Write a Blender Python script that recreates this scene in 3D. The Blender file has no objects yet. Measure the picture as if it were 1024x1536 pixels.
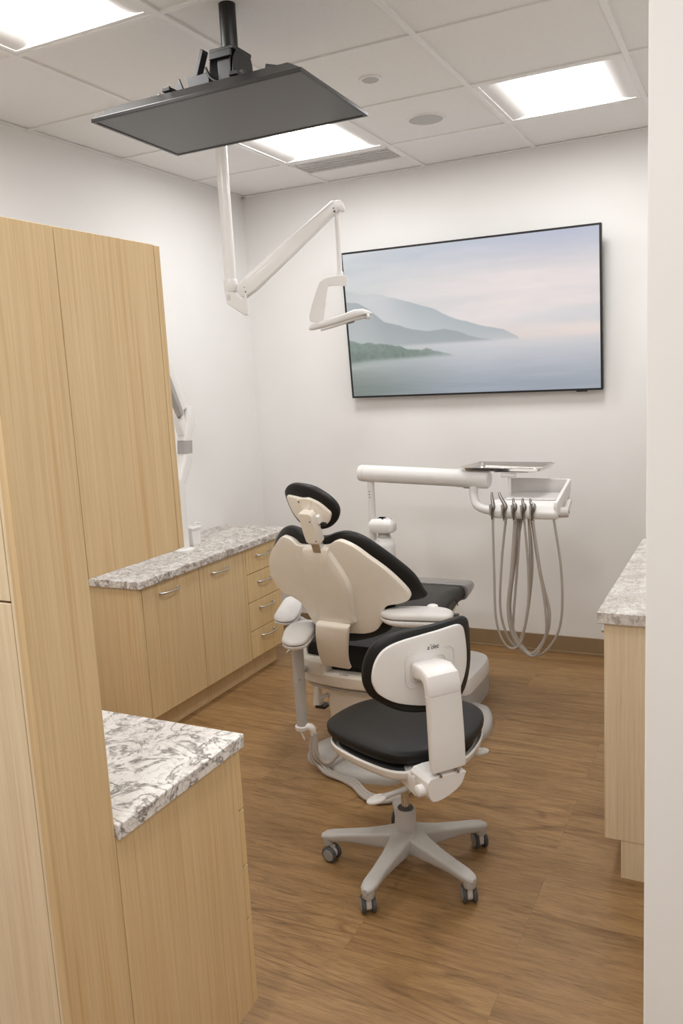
import bpy, math, random
import numpy as np
from mathutils import Vector, Matrix
random.seed(4)
SC = bpy.context.scene
COL = SC.collection

# ------------------------------------------------------------ camera
cd = bpy.data.cameras.new('camera')
cam = bpy.data.objects.new('camera', cd)
COL.objects.link(cam)
SC.camera = cam
cam.rotation_mode = 'XYZ'
cam.matrix_world = (Matrix.Translation((2.8975, -4.6309, 1.6088)) @ Matrix.Rotation(0.4650, 4, 'Z')
                    @ Matrix.Rotation(1.4126, 4, 'X') @ Matrix.Rotation(-0.0531, 4, 'Z'))
cd.sensor_fit = 'VERTICAL'
cd.sensor_height = 24.0
cd.lens = 1247.76 * 24.0 / 1536.0
cd.clip_start = 0.05
# ------------------------------------------------------------ light and exposure
LENS = 23.0       # strength of the room's troffer lenses
LENS_HALL = 32.0  # the doorway and hall troffers
WORLD = 0.30
w = bpy.data.worlds.new('world')
SC.world = w
w.use_nodes = True
w.node_tree.nodes['Background'].inputs[0].default_value = (1, 0.98, 0.96, 1)
w.node_tree.nodes['Background'].inputs[1].default_value = WORLD
SC.view_settings.view_transform = 'Standard'
SC.view_settings.look = 'None'
SC.view_settings.gamma = 1
SC.view_settings.exposure = 0.0
SC.view_settings.use_curve_mapping = False

# ------------------------------------------------------------ materials
def lin(c):
    return tuple(((x / 255) / 12.92 if x / 255 <= 0.04045 else ((x / 255 + 0.055) / 1.055) ** 2.4) for x in c)

def new_mat(name):
    m = bpy.data.materials.new(name)
    m.use_nodes = True
    nt = m.node_tree
    return m, nt, nt.nodes['Principled BSDF']

def N(nt, t, **kw):
    n = nt.nodes.new(t)
    for k, v in kw.items():
        setattr(n, k, v)
    return n

def coords(nt, scale=(1, 1, 1), rot=(0, 0, 0)):
    g = N(nt, 'ShaderNodeNewGeometry')
    mp = N(nt, 'ShaderNodeMapping')
    mp.inputs['Scale'].default_value = scale
    mp.inputs['Rotation'].default_value = rot
    nt.links.new(g.outputs['Position'], mp.inputs['Vector'])
    return mp.outputs['Vector']

def noise(nt, vec, scale, detail=3, rough=0.5, dist=0.0):
    n = N(nt, 'ShaderNodeTexNoise')
    n.inputs['Scale'].default_value = scale
    n.inputs['Detail'].default_value = detail
    n.inputs['Roughness'].default_value = rough
    n.inputs['Distortion'].default_value = dist
    nt.links.new(vec, n.inputs['Vector'])
    return n.outputs['Fac']

def ramp(nt, fac, stops):
    r = N(nt, 'ShaderNodeValToRGB')
    el = r.color_ramp.elements
    while len(el) < len(stops):
        el.new(0.5)
    for e, (p, c) in zip(el, stops):
        e.position = p
        e.color = (*c, 1) if len(c) == 3 else c
    nt.links.new(fac, r.inputs['Fac'])
    return r.outputs['Color']

def mix(nt, a, b, fac, mode='MIX'):
    m = N(nt, 'ShaderNodeMix', data_type='RGBA', blend_type=mode)
    for sock, val in ((m.inputs[0], fac), (m.inputs[6], a), (m.inputs[7], b)):
        if isinstance(val, (int, float)):
            sock.default_value = val
        elif isinstance(val, tuple):
            sock.default_value = (*val, 1)
        else:
            nt.links.new(val, sock)
    return m.outputs[2]

def bump(nt, p, h, strength, dist=0.002):
    b = N(nt, 'ShaderNodeBump')
    b.inputs['Strength'].default_value = strength
    b.inputs['Distance'].default_value = dist
    nt.links.new(h, b.inputs['Height'])
    nt.links.new(b.outputs['Normal'], p.inputs['Normal'])

def plain(name, col, rough=0.5, metal=0.0, coat=0.0, var=0.03, nscale=18, bmp=0.0, spec=0.5):
    m, nt, p = new_mat(name)
    v = coords(nt)
    f = noise(nt, v, nscale, 3)
    c1 = tuple(min(1, x * (1 + var)) for x in col)
    c2 = tuple(x * (1 - var) for x in col)
    nt.links.new(ramp(nt, f, [(0.3, c2), (0.7, c1)]), p.inputs['Base Color'])
    p.inputs['Roughness'].default_value = rough
    p.inputs['Metallic'].default_value = metal
    p.inputs['Coat Weight'].default_value = coat
    p.inputs['Specular IOR Level'].default_value = spec
    if bmp:
        bump(nt, p, noise(nt, v, 350, 2), bmp, 0.001)
    return m

def wood(name, c_lo, c_mid, c_hi, seed=0.0, rough=0.45):
    m, nt, p = new_mat(name)
    g = N(nt, 'ShaderNodeNewGeometry')
    mp = N(nt, 'ShaderNodeMapping')
    mp.inputs['Scale'].default_value = (1, 1, 0.018)
    mp.inputs['Location'].default_value = (seed, seed * 2, seed)
    nt.links.new(g.outputs['Position'], mp.inputs['Vector'])
    v = mp.outputs['Vector']
    f1 = noise(nt, v, 120, 5, 0.68)
    f2 = noise(nt, v, 16, 4, 0.6, 0.6)
    f3 = noise(nt, v, 420, 2, 0.5)
    base = ramp(nt, f1, [(0.28, c_lo), (0.5, c_mid), (0.74, c_hi)])
    tone = ramp(nt, f2, [(0.3, (0.93, 0.90, 0.86)), (0.7, (1.0, 1.0, 1.0))])
    c = mix(nt, base, tone, 1.0, 'MULTIPLY')
    pores = ramp(nt, f3, [(0.30, (0.86, 0.82, 0.78)), (0.42, (1, 1, 1))])
    c = mix(nt, c, pores, 0.45, 'MULTIPLY')
    f4 = noise(nt, v, 62, 2, 0.5, 0.3)
    c = mix(nt, c, ramp(nt, f4, [(0.60, (1, 1, 1)), (0.70, (0.90, 0.80, 0.68))]), 0.8, 'MULTIPLY')
    nt.links.new(c, p.inputs['Base Color'])
    p.inputs['Roughness'].default_value = rough
    bump(nt, p, f1, 0.08)
    return m

def floor_mat():
    m, nt, p = new_mat('vinyl_plank_floor')
    g = N(nt, 'ShaderNodeNewGeometry')
    mp = N(nt, 'ShaderNodeMapping')
    mp.inputs['Location'].default_value = (0.11, 0.03, 0)
    nt.links.new(g.outputs['Position'], mp.inputs['Vector'])
    br = N(nt, 'ShaderNodeTexBrick')
    br.offset = 0.37
    br.offset_frequency = 3
    br.inputs['Color1'].default_value = (0, 0, 0, 1)
    br.inputs['Color2'].default_value = (1, 1, 1, 1)
    br.inputs['Mortar'].default_value = (0.5, 0.5, 0.5, 1)
    br.inputs['Scale'].default_value = 1.0
    br.inputs['Mortar Size'].default_value = 0.0006
    br.inputs['Mortar Smooth'].default_value = 0.3
    br.inputs['Brick Width'].default_value = 1.22
    br.inputs['Row Height'].default_value = 0.18
    nt.links.new(mp.outputs['Vector'], br.inputs['Vector'])
    # shift the grain per plank
    add = N(nt, 'ShaderNodeVectorMath', operation='MULTIPLY_ADD')
    nt.links.new(br.outputs['Color'], add.inputs[0])
    add.inputs[1].default_value = (7.3, 3.1, 11.0)
    nt.links.new(mp.outputs['Vector'], add.inputs[2])
    m2 = N(nt, 'ShaderNodeMapping')
    m2.inputs['Scale'].default_value = (0.13, 1, 1)
    nt.links.new(add.outputs[0], m2.inputs['Vector'])
    v = m2.outputs['Vector']
    f1 = noise(nt, v, 11, 5, 0.62, 1.5)
    f2 = noise(nt, v, 85, 5, 0.7, 0.6)
    f3 = noise(nt, v, 5, 2, 0.5, 0.6)
    wv = N(nt, 'ShaderNodeMath', operation='PINGPONG')
    mul = N(nt, 'ShaderNodeMath', operation='MULTIPLY')
    nt.links.new(noise(nt, v, 4.0, 2, 0.5, 0.8), mul.inputs[0])
    mul.inputs[1].default_value = 14
    nt.links.new(mul.outputs[0], wv.inputs[0])
    wv.inputs[1].default_value = 0.5
    base = ramp(nt, f1, [(0.25, (0.212, 0.116, 0.044)), (0.5, (0.308, 0.181, 0.073)), (0.75, (0.380, 0.235, 0.106))])
    fine = ramp(nt, f2, [(0.32, (0.70, 0.66, 0.62)), (0.55, (1.04, 1.04, 1.04))])
    c = mix(nt, base, fine, 1.0, 'MULTIPLY')
    cath = ramp(nt, wv.outputs[0], [(0.0, (0.64, 0.59, 0.54)), (0.16, (1, 1, 1))])
    msk = ramp(nt, f3, [(0.44, (0, 0, 0)), (0.60, (0.9, 0.9, 0.9))])
    c = mix(nt, c, mix(nt, c, cath, 1.0, 'MULTIPLY'), msk)
    tone = ramp(nt, br.outputs['Color'], [(0.0, (0.92, 0.90, 0.88)), (1.0, (1.06, 1.06, 1.06))])
    c = mix(nt, c, tone, 1.0, 'MULTIPLY')
    seam = ramp(nt, br.outputs['Fac'], [(0.0, (1, 1, 1)), (1.0, (0.72, 0.70, 0.68))])
    c = mix(nt, c, seam, 1.0, 'MULTIPLY')
    nt.links.new(c, p.inputs['Base Color'])
    p.inputs['Roughness'].default_value = 0.48
    bump(nt, p, f2, 0.06)
    return m

def stone_mat(name, vs=1.0, brown=0.7, dark=0.8, fine_amt=0.5, seed=0.0, small=0.75, white=0.0):
    m, nt, p = new_mat(name)
    g = N(nt, 'ShaderNodeNewGeometry')
    mp = N(nt, 'ShaderNodeMapping')
    mp.inputs['Scale'].default_value = (vs, vs, vs)
    mp.inputs['Location'].default_value = (seed, seed, seed)
    mp.inputs['Rotation'].default_value = (0.2, 0.3, 0.7)
    nt.links.new(g.outputs['Position'], mp.inputs['Vector'])
    v = mp.outputs['Vector']
    cl = noise(nt, v, 7, 5, 0.62, 0.8)
    cl2 = noise(nt, v, 19, 5, 0.66, 1.2)
    fine = noise(nt, v, 90, 4, 0.65)
    base = ramp(nt, cl, [(0.36, (0.62, 0.57, 0.52)), (0.50, (0.76, 0.725, 0.69)), (0.62, (0.84, 0.82, 0.79))])
    base = mix(nt, base, ramp(nt, fine, [(0.36, (0.78, 0.74, 0.70)), (0.56, (1, 1, 1))]), fine_amt, 'MULTIPLY')
    base = mix(nt, base, (0.86, 0.845, 0.825), white)
    # ridged veins: thin where a distorted noise crosses its middle
    def ridge_(scale, dist, width, rough=0.6, det=5):
        n1 = noise(nt, v, scale, det, rough, dist)
        sb = N(nt, 'ShaderNodeMath', operation='SUBTRACT')
        nt.links.new(n1, sb.inputs[0])
        sb.inputs[1].default_value = 0.5
        ab = N(nt, 'ShaderNodeMath', operation='ABSOLUTE')
        nt.links.new(sb.outputs[0], ab.inputs[0])
        return ramp(nt, ab.outputs[0], [(0.0, (1, 1, 1)), (width * 0.4, (0.55, 0.55, 0.55)), (width, (0, 0, 0))])
    gate = ramp(nt, cl2, [(0.38, (0, 0, 0)), (0.52, (1, 1, 1))])
    br = ramp(nt, cl2, [(0.56, (0, 0, 0)), (0.61, (brown,) * 3), (0.70, (brown * 0.6,) * 3)])
    base = mix(nt, base, (0.36, 0.265, 0.19), br)
    v1 = mix(nt, ridge_(11, 1.6, 0.05), gate, 1.0, 'MULTIPLY')
    v1 = mix(nt, v1, (dark,) * 3, 1.0, 'MULTIPLY')
    base = mix(nt, base, (0.13, 0.105, 0.095), v1)
    v2 = mix(nt, ridge_(24, 1.0, 0.04), (dark * small,) * 3, 1.0, 'MULTIPLY')
    base = mix(nt, base, (0.30, 0.255, 0.235), v2)
    nt.links.new(base, p.inputs['Base Color'])
    p.inputs['Roughness'].default_value = 0.30
    return m

def emit(name, col, strength):
    m, nt, p = new_mat(name)
    p.inputs['Base Color'].default_value = (0.8, 0.8, 0.8, 1)
    p.inputs['Emission Color'].default_value = (*col, 1)
    p.inputs['Emission Strength'].default_value = strength
    return m

M_WALL = plain('painted_wall', (0.868, 0.862, 0.852), 0.75, var=0.012, nscale=3, bmp=0.05)
M_CEIL = plain('ceiling_tile', (0.880, 0.873, 0.862), 0.9, var=0.012, nscale=60, bmp=0.10)
M_TBAR = plain('ceiling_tee_bar', (0.88, 0.87, 0.86), 0.45, var=0.01)
M_FLOOR = floor_mat()
M_BASEB = plain('taupe_vinyl_base', (0.300, 0.205, 0.112), 0.55, var=0.03)
M_WOOD = wood('maple_veneer', (0.630, 0.448, 0.235), (0.720, 0.540, 0.305), (0.790, 0.615, 0.370))
M_WOODB = wood('maple_veneer_drawer', (0.655, 0.455, 0.222), (0.750, 0.556, 0.292), (0.820, 0.635, 0.360), 3.7)
M_WOODP = wood('pale_maple_veneer', (0.73, 0.58, 0.38), (0.82, 0.68, 0.475), (0.87, 0.75, 0.56), 7.1)
M_STONE = stone_mat('brown_granite', 1.15, 0.95, 0.9, 0.85)
M_STONE2 = stone_mat('white_marbled_quartz', 0.85, 0.03, 1.0, 0.25, 2.3, 0.40, 0.55)
M_STONE3 = stone_mat('pale_granite', 1.3, 0.45, 0.5, 0.5, 5.1)
M_NICKEL = plain('satin_nickel', (0.62, 0.60, 0.57), 0.32, 1.0)
M_STEEL = plain('polished_steel', (0.78, 0.76, 0.74), 0.16, 1.0)
M_CHROME = plain('chrome', (0.62, 0.61, 0.60), 0.12, 1.0)
M_WPLAST = plain('white_gloss_plastic', (0.845, 0.832, 0.818), 0.30, coat=0.25, var=0.01)
M_SHELL = plain('ivory_shell_plastic', (0.82, 0.758, 0.665), 0.38, coat=0.1, var=0.015)
M_WMATTE = plain('white_satin_plastic', (0.84, 0.825, 0.81), 0.45, var=0.01)
M_GREYP = plain('light_grey_plastic', (0.500, 0.490, 0.475), 0.42, var=0.02)
M_PAD = plain('pale_grey_armpad', (0.68, 0.655, 0.635), 0.45, var=0.02)
M_LGREY = plain('warm_grey_metal', (0.52, 0.49, 0.46), 0.40, var=0.02)
M_HOSE = plain('grey_silicone_hose', (0.47, 0.43, 0.39), 0.45, var=0.03)
M_BLACK = plain('black_upholstery', (0.0075, 0.0070, 0.0062), 0.46, var=0.08, bmp=0.12, spec=0.33)
M_DGREY = plain('charcoal_upholstery', (0.028, 0.025, 0.023), 0.42, var=0.08, bmp=0.12, spec=0.4)
M_TOE = plain('smoked_toe_cover', (0.24, 0.23, 0.225), 0.25, var=0.03, coat=0.3)
M_BMETAL = plain('black_powder_coat', (0.008, 0.008, 0.0075), 0.42, var=0.05)
M_BEZEL = plain('black_bezel_plastic', (0.008, 0.008, 0.009), 0.45, var=0.05)
M_TVHOUS = plain('charcoal_tv_housing', (0.018, 0.0175, 0.017), 0.30, var=0.04, coat=0.0)
M_SCRGL = plain('switched_off_screen_glass', (0.044, 0.041, 0.038), 0.30, var=0.02)
M_RUBBER = plain('dark_grey_rubber', (0.075, 0.075, 0.075), 0.5)
M_HUB = plain('grey_wheel_cap', (0.30, 0.295, 0.29), 0.4)
M_DARK = plain('dark_brown_toe_kick', (0.10, 0.075, 0.055), 0.8)  # dark brown finish of the foreground cabinet's toe kick
M_TRAYP = plain('mid_grey_plate', (0.30, 0.29, 0.28), 0.4)
M_MARK = plain('dark_print', (0.10, 0.09, 0.09), 0.6)
M_BAND = plain('grey_band', (0.42, 0.40, 0.385), 0.45)
M_TROF = plain('troffer_reflector', (0.88, 0.87, 0.86), 0.55, var=0.005)
M_LENS = emit('troffer_lens', (1.0, 0.987, 0.970), LENS)
M_LENSH = emit('hall_troffer_lens', (1.0, 0.987, 0.970), LENS_HALL)
M_INSTR = plain('dark_steel', (0.30, 0.29, 0.28), 0.25, 1.0)
M_GRILLE = plain('white_grille', (0.66, 0.65, 0.64), 0.5)
M_SPK = plain('speaker_mesh', (0.52, 0.51, 0.50), 0.6, nscale=400, var=0.1)

# ------------------------------------------------------------ mesh builder
def V(*a):
    return Vector(a[0]) if len(a) == 1 else Vector(a)

def cr(pts, n=8, closed=False):
    """Catmull-Rom through points (any dimension)."""
    P = [np.array(p, float) for p in pts]
    m = len(P)
    out = []
    rng = range(m) if closed else range(m - 1)
    for i in rng:
        if closed:
            p0, p1, p2, p3 = P[(i - 1) % m], P[i], P[(i + 1) % m], P[(i + 2) % m]
        else:
            p0, p1, p2, p3 = P[max(i - 1, 0)], P[i], P[i + 1], P[min(i + 2, m - 1)]
        for k in range(n):
            t = k / n
            out.append(0.5 * ((2 * p1) + (p2 - p0) * t + (2 * p0 - 5 * p1 + 4 * p2 - p3) * t * t
                              + (3 * p1 - p0 - 3 * p2 + p3) * t ** 3))
    if not closed:
        out.append(P[-1])
    return out

class MB:
    def __init__(self):
        self.v, self.f = [], []

    def add(self, verts, faces):
        o = len(self.v)
        self.v += [tuple(x) for x in verts]
        self.f += [tuple(i + o for i in f) for f in faces]
        return self

    def box(self, lo, hi):
        x0, y0, z0 = lo
        x1, y1, z1 = hi
        return self.add([(x0, y0, z0), (x1, y0, z0), (x1, y1, z0), (x0, y1, z0),
                         (x0, y0, z1), (x1, y0, z1), (x1, y1, z1), (x0, y1, z1)],
                        [(0, 3, 2, 1), (4, 5, 6, 7), (0, 1, 5, 4), (1, 2, 6, 5), (2, 3, 7, 6), (3, 0, 4, 7)])

    def obox(self, c, ax, h):
        c = Vector(c)
        A = [Vector(a).normalized() * s for a, s in zip(ax, h)]
        vs = [c + A[0] * i + A[1] * j + A[2] * k for k in (-1, 1) for (i, j) in ((-1, -1), (1, -1), (1, 1), (-1, 1))]
        fs = [(0, 3, 2, 1), (4, 5, 6, 7), (0, 1, 5, 4), (1, 2, 6, 5), (2, 3, 7, 6), (3, 0, 4, 7)]
        if A[0].cross(A[1]).dot(A[2]) < 0:
            fs = [f[::-1] for f in fs]
        return self.add(vs, fs)

    def loft(self, rings, caps=True, closed=False):
        """rings: list of equal-length loops."""
        n = len(rings[0])
        vs = [tuple(p) for r in rings for p in r]
        fs = []
        R = len(rings)
        for i in range(R if closed else R - 1):
            a, b = i * n, ((i + 1) % R) * n
            for k in range(n):
                k2 = (k + 1) % n
                fs.append((a + k, a + k2, b + k2, b + k))
        if caps and not closed:
            fs.append(tuple(range(n))[::-1])
            fs.append(tuple((R - 1) * n + k for k in range(n)))
        return self.add(vs, fs)

    def tube(self, pts, r, seg=14, smooth=0, closed=False, flat=1.0, up=None):
        if smooth:
            rr = r
            if isinstance(r, (list, tuple)):
                q = cr([tuple(p) + (ri,) for p, ri in zip(pts, r)], smooth, closed)
                pts = [x[:3] for x in q]
                rr = [x[3] for x in q]
            else:
                pts = cr(pts, smooth, closed)
            r = rr
        P = [Vector(p) for p in pts]
        n = len(P)
        R = list(r) if isinstance(r, (list, tuple)) else [r] * n
        T = []
        for i in range(n):
            if closed:
                t = P[(i + 1) % n] - P[i - 1]
            else:
                t = P[min(i + 1, n - 1)] - P[max(i - 1, 0)]
            T.append(t.normalized())
        u = Vector(up) if up is not None else Vector((0, 0, 1))
        if abs(T[0].dot(u)) > 0.95:
            u = Vector((1, 0, 0))
        rings = []
        for i in range(n):
            u = (u - T[i] * u.dot(T[i])).normalized()
            s = T[i].cross(u)
            rings.append([P[i] + (u * math.cos(a) * flat + s * math.sin(a)) * R[i]
                          for a in [2 * math.pi * k / seg for k in range(seg)]])
        return self.loft([r_[::-1] for r_ in rings], caps=not closed, closed=closed)

    def lathe(self, prof, c, axis=(0, 0, 1), seg=32):
        """prof: (radius, height) along axis from c."""
        ax = Vector(axis).normalized()
        u = Vector((1, 0, 0)) if abs(ax.x) < 0.9 else Vector((0, 1, 0))
        u = (u - ax * u.dot(ax)).normalized()
        s = ax.cross(u)
        c = Vector(c)
        rings = [[c + ax * h + (u * math.cos(2 * math.pi * k / seg) + s * math.sin(2 * math.pi * k / seg)) * max(r, 1e-4)
                  for k in range(seg)] for r, h in prof]
        return self.loft(rings)

    def prism(self, poly, O, U, W, Nn, n0, n1):
        O, U, W, Nn = Vector(O), Vector(U), Vector(W), Vector(Nn)
        a = [O + U * p[0] + W * p[1] + Nn * n0 for p in poly]
        b = [O + U * p[0] + W * p[1] + Nn * n1 for p in poly]
        area = sum(poly[i][0] * poly[(i + 1) % len(poly)][1] - poly[(i + 1) % len(poly)][0] * poly[i][1] for i in range(len(poly)))
        flip = (area * U.cross(W).dot(Nn) * (n1 - n0)) < 0
        rings = [a, b] if not flip else [a[::-1], b[::-1]]
        return self.loft(rings)

    def pillow(self, poly, O, U, W, Nn, tf, tb, k=0.0, kv=0.0, v0=0.0, p=4.0, smooth=5, c=None, dish=0.0):
        """soft slab with rounded rim; tf/tb thickness towards +N / -N, k bends it sideways."""
        O, U, W, Nn = Vector(O), Vector(U), Vector(W), Vector(Nn)
        if smooth:
            poly = cr(poly, smooth, True)
        poly = [tuple(q)[:2] for q in poly]
        area = sum(poly[i][0] * poly[(i + 1) % len(poly)][1] - poly[(i + 1) % len(poly)][0] * poly[i][1] for i in range(len(poly)))
        if area * U.cross(W).dot(Nn) < 0:
            poly = poly[::-1]
        n = len(poly)
        if c is None:
            c = (sum(q[0] for q in poly) / n, sum(q[1] for q in poly) / n)
        S = [0.12, 0.3, 0.5, 0.68, 0.8, 0.88, 0.94, 0.975, 0.993, 1.0]
        rings = []
        def ring(s, off):
            out = []
            for q in poly:
                uu, vv = c[0] + s * (q[0] - c[0]), c[1] + s * (q[1] - c[1])
                out.append(O + U * uu + W * vv + Nn * (off + k * uu * uu + kv * (vv - v0) ** 2))
            return out
        for s in S:
            rings.append(ring(s, tf * (1 - s ** p) ** (1 / p) - dish * (1 - s * s)))
        for s in S[-2::-1]:
            rings.append(ring(s, -tb * (1 - s ** p) ** (1 / p)))
        return self.loft([r[::-1] for r in rings])

    def build(self, name, mat, parent=None, bevel=0.0, seg=2, smooth=True, kind=None, root=None):
        me = bpy.data.meshes.new(name)
        off = Vector((0, 0, 0))
        r = parent
        while r is not None and r.parent is not None:
            r = r.parent
        if r is not None:
            off = Vector(r.location)
        me.from_pydata([tuple(Vector(v) - off) for v in self.v], [], self.f)
        me.update()
        me.materials.append(mat)
        if smooth:
            me.polygons.foreach_set('use_smooth', [True] * len(me.polygons))
            try:
                me.set_sharp_from_angle(angle=math.radians(38))
            except Exception:
                pass
        o = bpy.data.objects.new(name, me)
        COL.objects.link(o)
        if parent is not None:
            o.parent = parent
        if bevel:
            b = o.modifiers.new('bevel', 'BEVEL')
            b.width = bevel
            b.segments = seg
            b.limit_method = 'ANGLE'
            b.angle_limit = math.radians(38)
            b.harden_normals = smooth
        if kind:
            o['kind'] = kind
        return o

def thing(name, label, cat, loc, group=None):
    o = bpy.data.objects.new(name, None)
    o.empty_display_size = 0.1
    COL.objects.link(o)
    o.location = loc
    o['label'] = label
    o['category'] = cat
    if group:
        o['group'] = group
    return o

def tag(o, label, cat, group=None):
    o['label'] = label
    o['category'] = cat
    if group:
        o['group'] = group
    return o

def rrect(w, h, r, n=5):
    out = []
    for cx, cy, a0 in ((w - r, h - r, 0), (-w + r, h - r, 90), (-w + r, -h + r, 180), (w - r, -h + r, 270)):
        for k in range(n + 1):
            a = math.radians(a0 + 90 * k / n)
            out.append((cx + r * math.cos(a), cy + r * math.sin(a)))
    return out

X, Y, Z = Vector((1, 0, 0)), Vector((0, 1, 0)), Vector((0, 0, 1))
H = 2.7615
T = 0.61

# ------------------------------------------------------------ the room
XR, YF, XH = 3.20, -6.60, 4.30
MB().box((-0.12, YF - 0.1, -0.08), (XH + 0.1, 0.12, 0.0)).build('floor', M_FLOOR, smooth=False, kind='structure')
MB().box((0, 0, 0), (XR, 0.12, H + 0.25)).build('wall_back', M_WALL, smooth=False, kind='structure')
MB().box((-0.12, YF, 0), (0, 0.12, H + 0.25)).build('wall_left', M_WALL, smooth=False, kind='structure')
MB().box((XR, -3.20, 0), (XR + 0.12, 0.12, H + 0.25)).build('wall_right', M_WALL, smooth=False, kind='structure')
MB().box((2.753, -3.32, 0), (XH, -3.20, H + 0.25)).build('wall_partition', M_WALL, bevel=0.004, kind='structure')
MB().box((XH, YF, 0), (XH + 0.12, -3.2, H + 0.25)).build('wall_hall', M_WALL, smooth=False, kind='structure')
MB().box((-0.12, YF - 0.12, 0), (XH + 0.12, YF, H + 0.25)).build('wall_front', M_WALL, smooth=False, kind='structure')
b = MB()
b.box((0.0, -0.010, 0.0), (XR, 0.0, 0.100))
b.box((0.0, -0.016, 0.0), (XR, -0.008, 0.012))
b.build('baseboard_back', M_BASEB, bevel=0.002, kind='structure')
MB().box((0.0, -6.5, 0.0), (0.010, -0.01, 0.100)).build('baseboard_left', M_BASEB, bevel=0.002, kind='structure')

# ceiling of tiles in a tee grid; troffers take the place of single tiles
XG = [-0.009 + T * k for k in range(9)]
YG = [0.0] + [-0.5182 - T * k for k in range(11)]
lights = [(1, 1), (3, 1), (1, 4), (3, 4), (1, 7), (3, 7), (5, 7)]
vent_cell = (1, 0)
cb = MB()
for i in range(len(XG) - 1):
    for j in range(len(YG) - 1):
        if (i, j) in lights:
            continue
        x0, x1, y1, y0 = max(XG[i], 0), min(XG[i + 1], XH), YG[j], max(YG[j + 1], YF)
        if y0 >= y1 or x1 <= x0:
            continue
        if (i, j) == vent_cell:
            y1b = -0.262
            cb.box((x0, y1b, H), (x1, y1, H + 0.016))
            continue
        cb.box((x0, y0, H), (x1, y1, H + 0.016))
cb.build('ceiling', M_CEIL, smooth=False, kind='structure')
MB().box((-0.12, YF - 0.1, H + 0.25), (XH + 0.12, 0.12, H + 0.30)).build('ceiling_slab', M_CEIL, smooth=False, kind='structure')
b = MB()
tw = 0.0115
for x in XG[1:]:
    if x < XH:
        b.box((x - tw, YF, H - 0.007), (x + tw, -0.001, H + 0.002))
b.build('trim_1', M_TBAR, bevel=0.0015, kind='structure')
b = MB()
for j, y in enumerate(YG[1:]):
    b.box((0.001, y - tw, H - 0.0065), (XH, y + tw, H + 0.002))
b.build('trim_2', M_TBAR, bevel=0.0015, kind='structure')
b = MB()
b.box((0.0, -0.020, H - 0.008), (XR, 0.0, H - 0.002))
b.box((0.0, YF, H - 0.008), (0.020, 0.0, H - 0.002))
b.build('trim_3', M_TBAR, kind='structure')

def troffer(i, j, label, lens=None):
    x0, x1 = XG[i] + 0.013, XG[i + 1] - 0.013
    y1, y0 = YG[j] - 0.013, YG[j + 1] + 0.013
    cx, cy = (x0 + x1) / 2, (y0 + y1) / 2
    t = thing('ceiling_light', label, 'light', (cx, cy, H), 'square ceiling lights')
    hw = (x1 - x0) / 2
    # rim
    b = MB()
    def rr4(h_, z_):
        return [(cx + sx * h_, cy + sy * h_, z_) for sx, sy in ((-1, -1), (1, -1), (1, 1), (-1, 1))]
    r0, r1, r2, r3 = rr4(hw, H - 0.0045), rr4(hw - 0.018, H - 0.0045), rr4(hw - 0.018, H - 0.002), rr4(hw, H + 0.001)
    b.loft([r0, r1, r2, r3], caps=False, closed=True)
    b.build('frame', M_TBAR, t, smooth=False)
    # curved reflector wings either side of the lens and vertical end walls
    hi = hw - 0.018
    lw = 0.158
    b = MB()
    prof = []
    for k in range(13):
        s = k / 12
        xx = -hi + (hi - lw) * s
        zz = H - 0.001 + 0.039 * s ** 2.2
        prof.append((xx, zz))
    for sg in (1, -1):
        vs, fs = [], []
        for (xx, zz) in prof:
            vs += [(cx + sg * xx, cy - hi, zz), (cx + sg * xx, cy + hi, zz)]
        for k in range(12):
            q = (2 * k, 2 * k + 1, 2 * k + 3, 2 * k + 2)
            fs.append(q if sg > 0 else q[::-1])
        b.add(vs, fs)
    for sg in (1, -1):
        yy = cy + sg * hi
        pts = [(cx + xx, yy, zz) for xx, zz in prof] + [(cx - xx, yy, zz) for xx, zz in prof[::-1]] + [(cx + hi, yy, H - 0.0015), (cx - hi, yy, H - 0.0015)]
        b.add(pts, [tuple(range(len(pts)))[::sg]])
    b.build('reflector', M_TROF, t)
    # lens
    b = MB()
    prof = [(-lw, H + 0.038), (-lw * 0.75, H + 0.024), (-lw * 0.4, H + 0.013), (0, H + 0.009),
            (lw * 0.4, H + 0.013), (lw * 0.75, H + 0.024), (lw, H + 0.038)]
    vs, fs = [], []
    for (xx, zz) in prof:
        vs += [(cx + xx, cy - hi, zz), (cx + xx, cy + hi, zz)]
    for k in range(6):
        fs.append((2 * k, 2 * k + 1, 2 * k + 3, 2 * k + 2))
    b.add(vs, fs)
    b.build('lens', lens or M_LENS, t)
    MB().box((cx - hw, cy - hw, H + 0.11), (cx + hw, cy + hw, H + 0.12)).build('housing', M_TBAR, t, smooth=False)
    return t

troffer(1, 1, 'square ceiling light beside the grille, partly behind the hanging screen')
troffer(3, 1, 'square ceiling light at the upper right, above the wall-mounted picture screen')
troffer(1, 4, 'square ceiling light cut by the top left corner of the photo')
for (i, j), wd in zip(lights[3:], ('right of the pole mount and nearer the doorway', 'farthest left over the doorway side', 'over the doorway side, middle of three', 'out in the hall beyond the partition')):
    troffer(i, j, 'square ceiling light ' + wd, M_LENSH if j == 7 and i < 5 else M_LENS)

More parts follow.
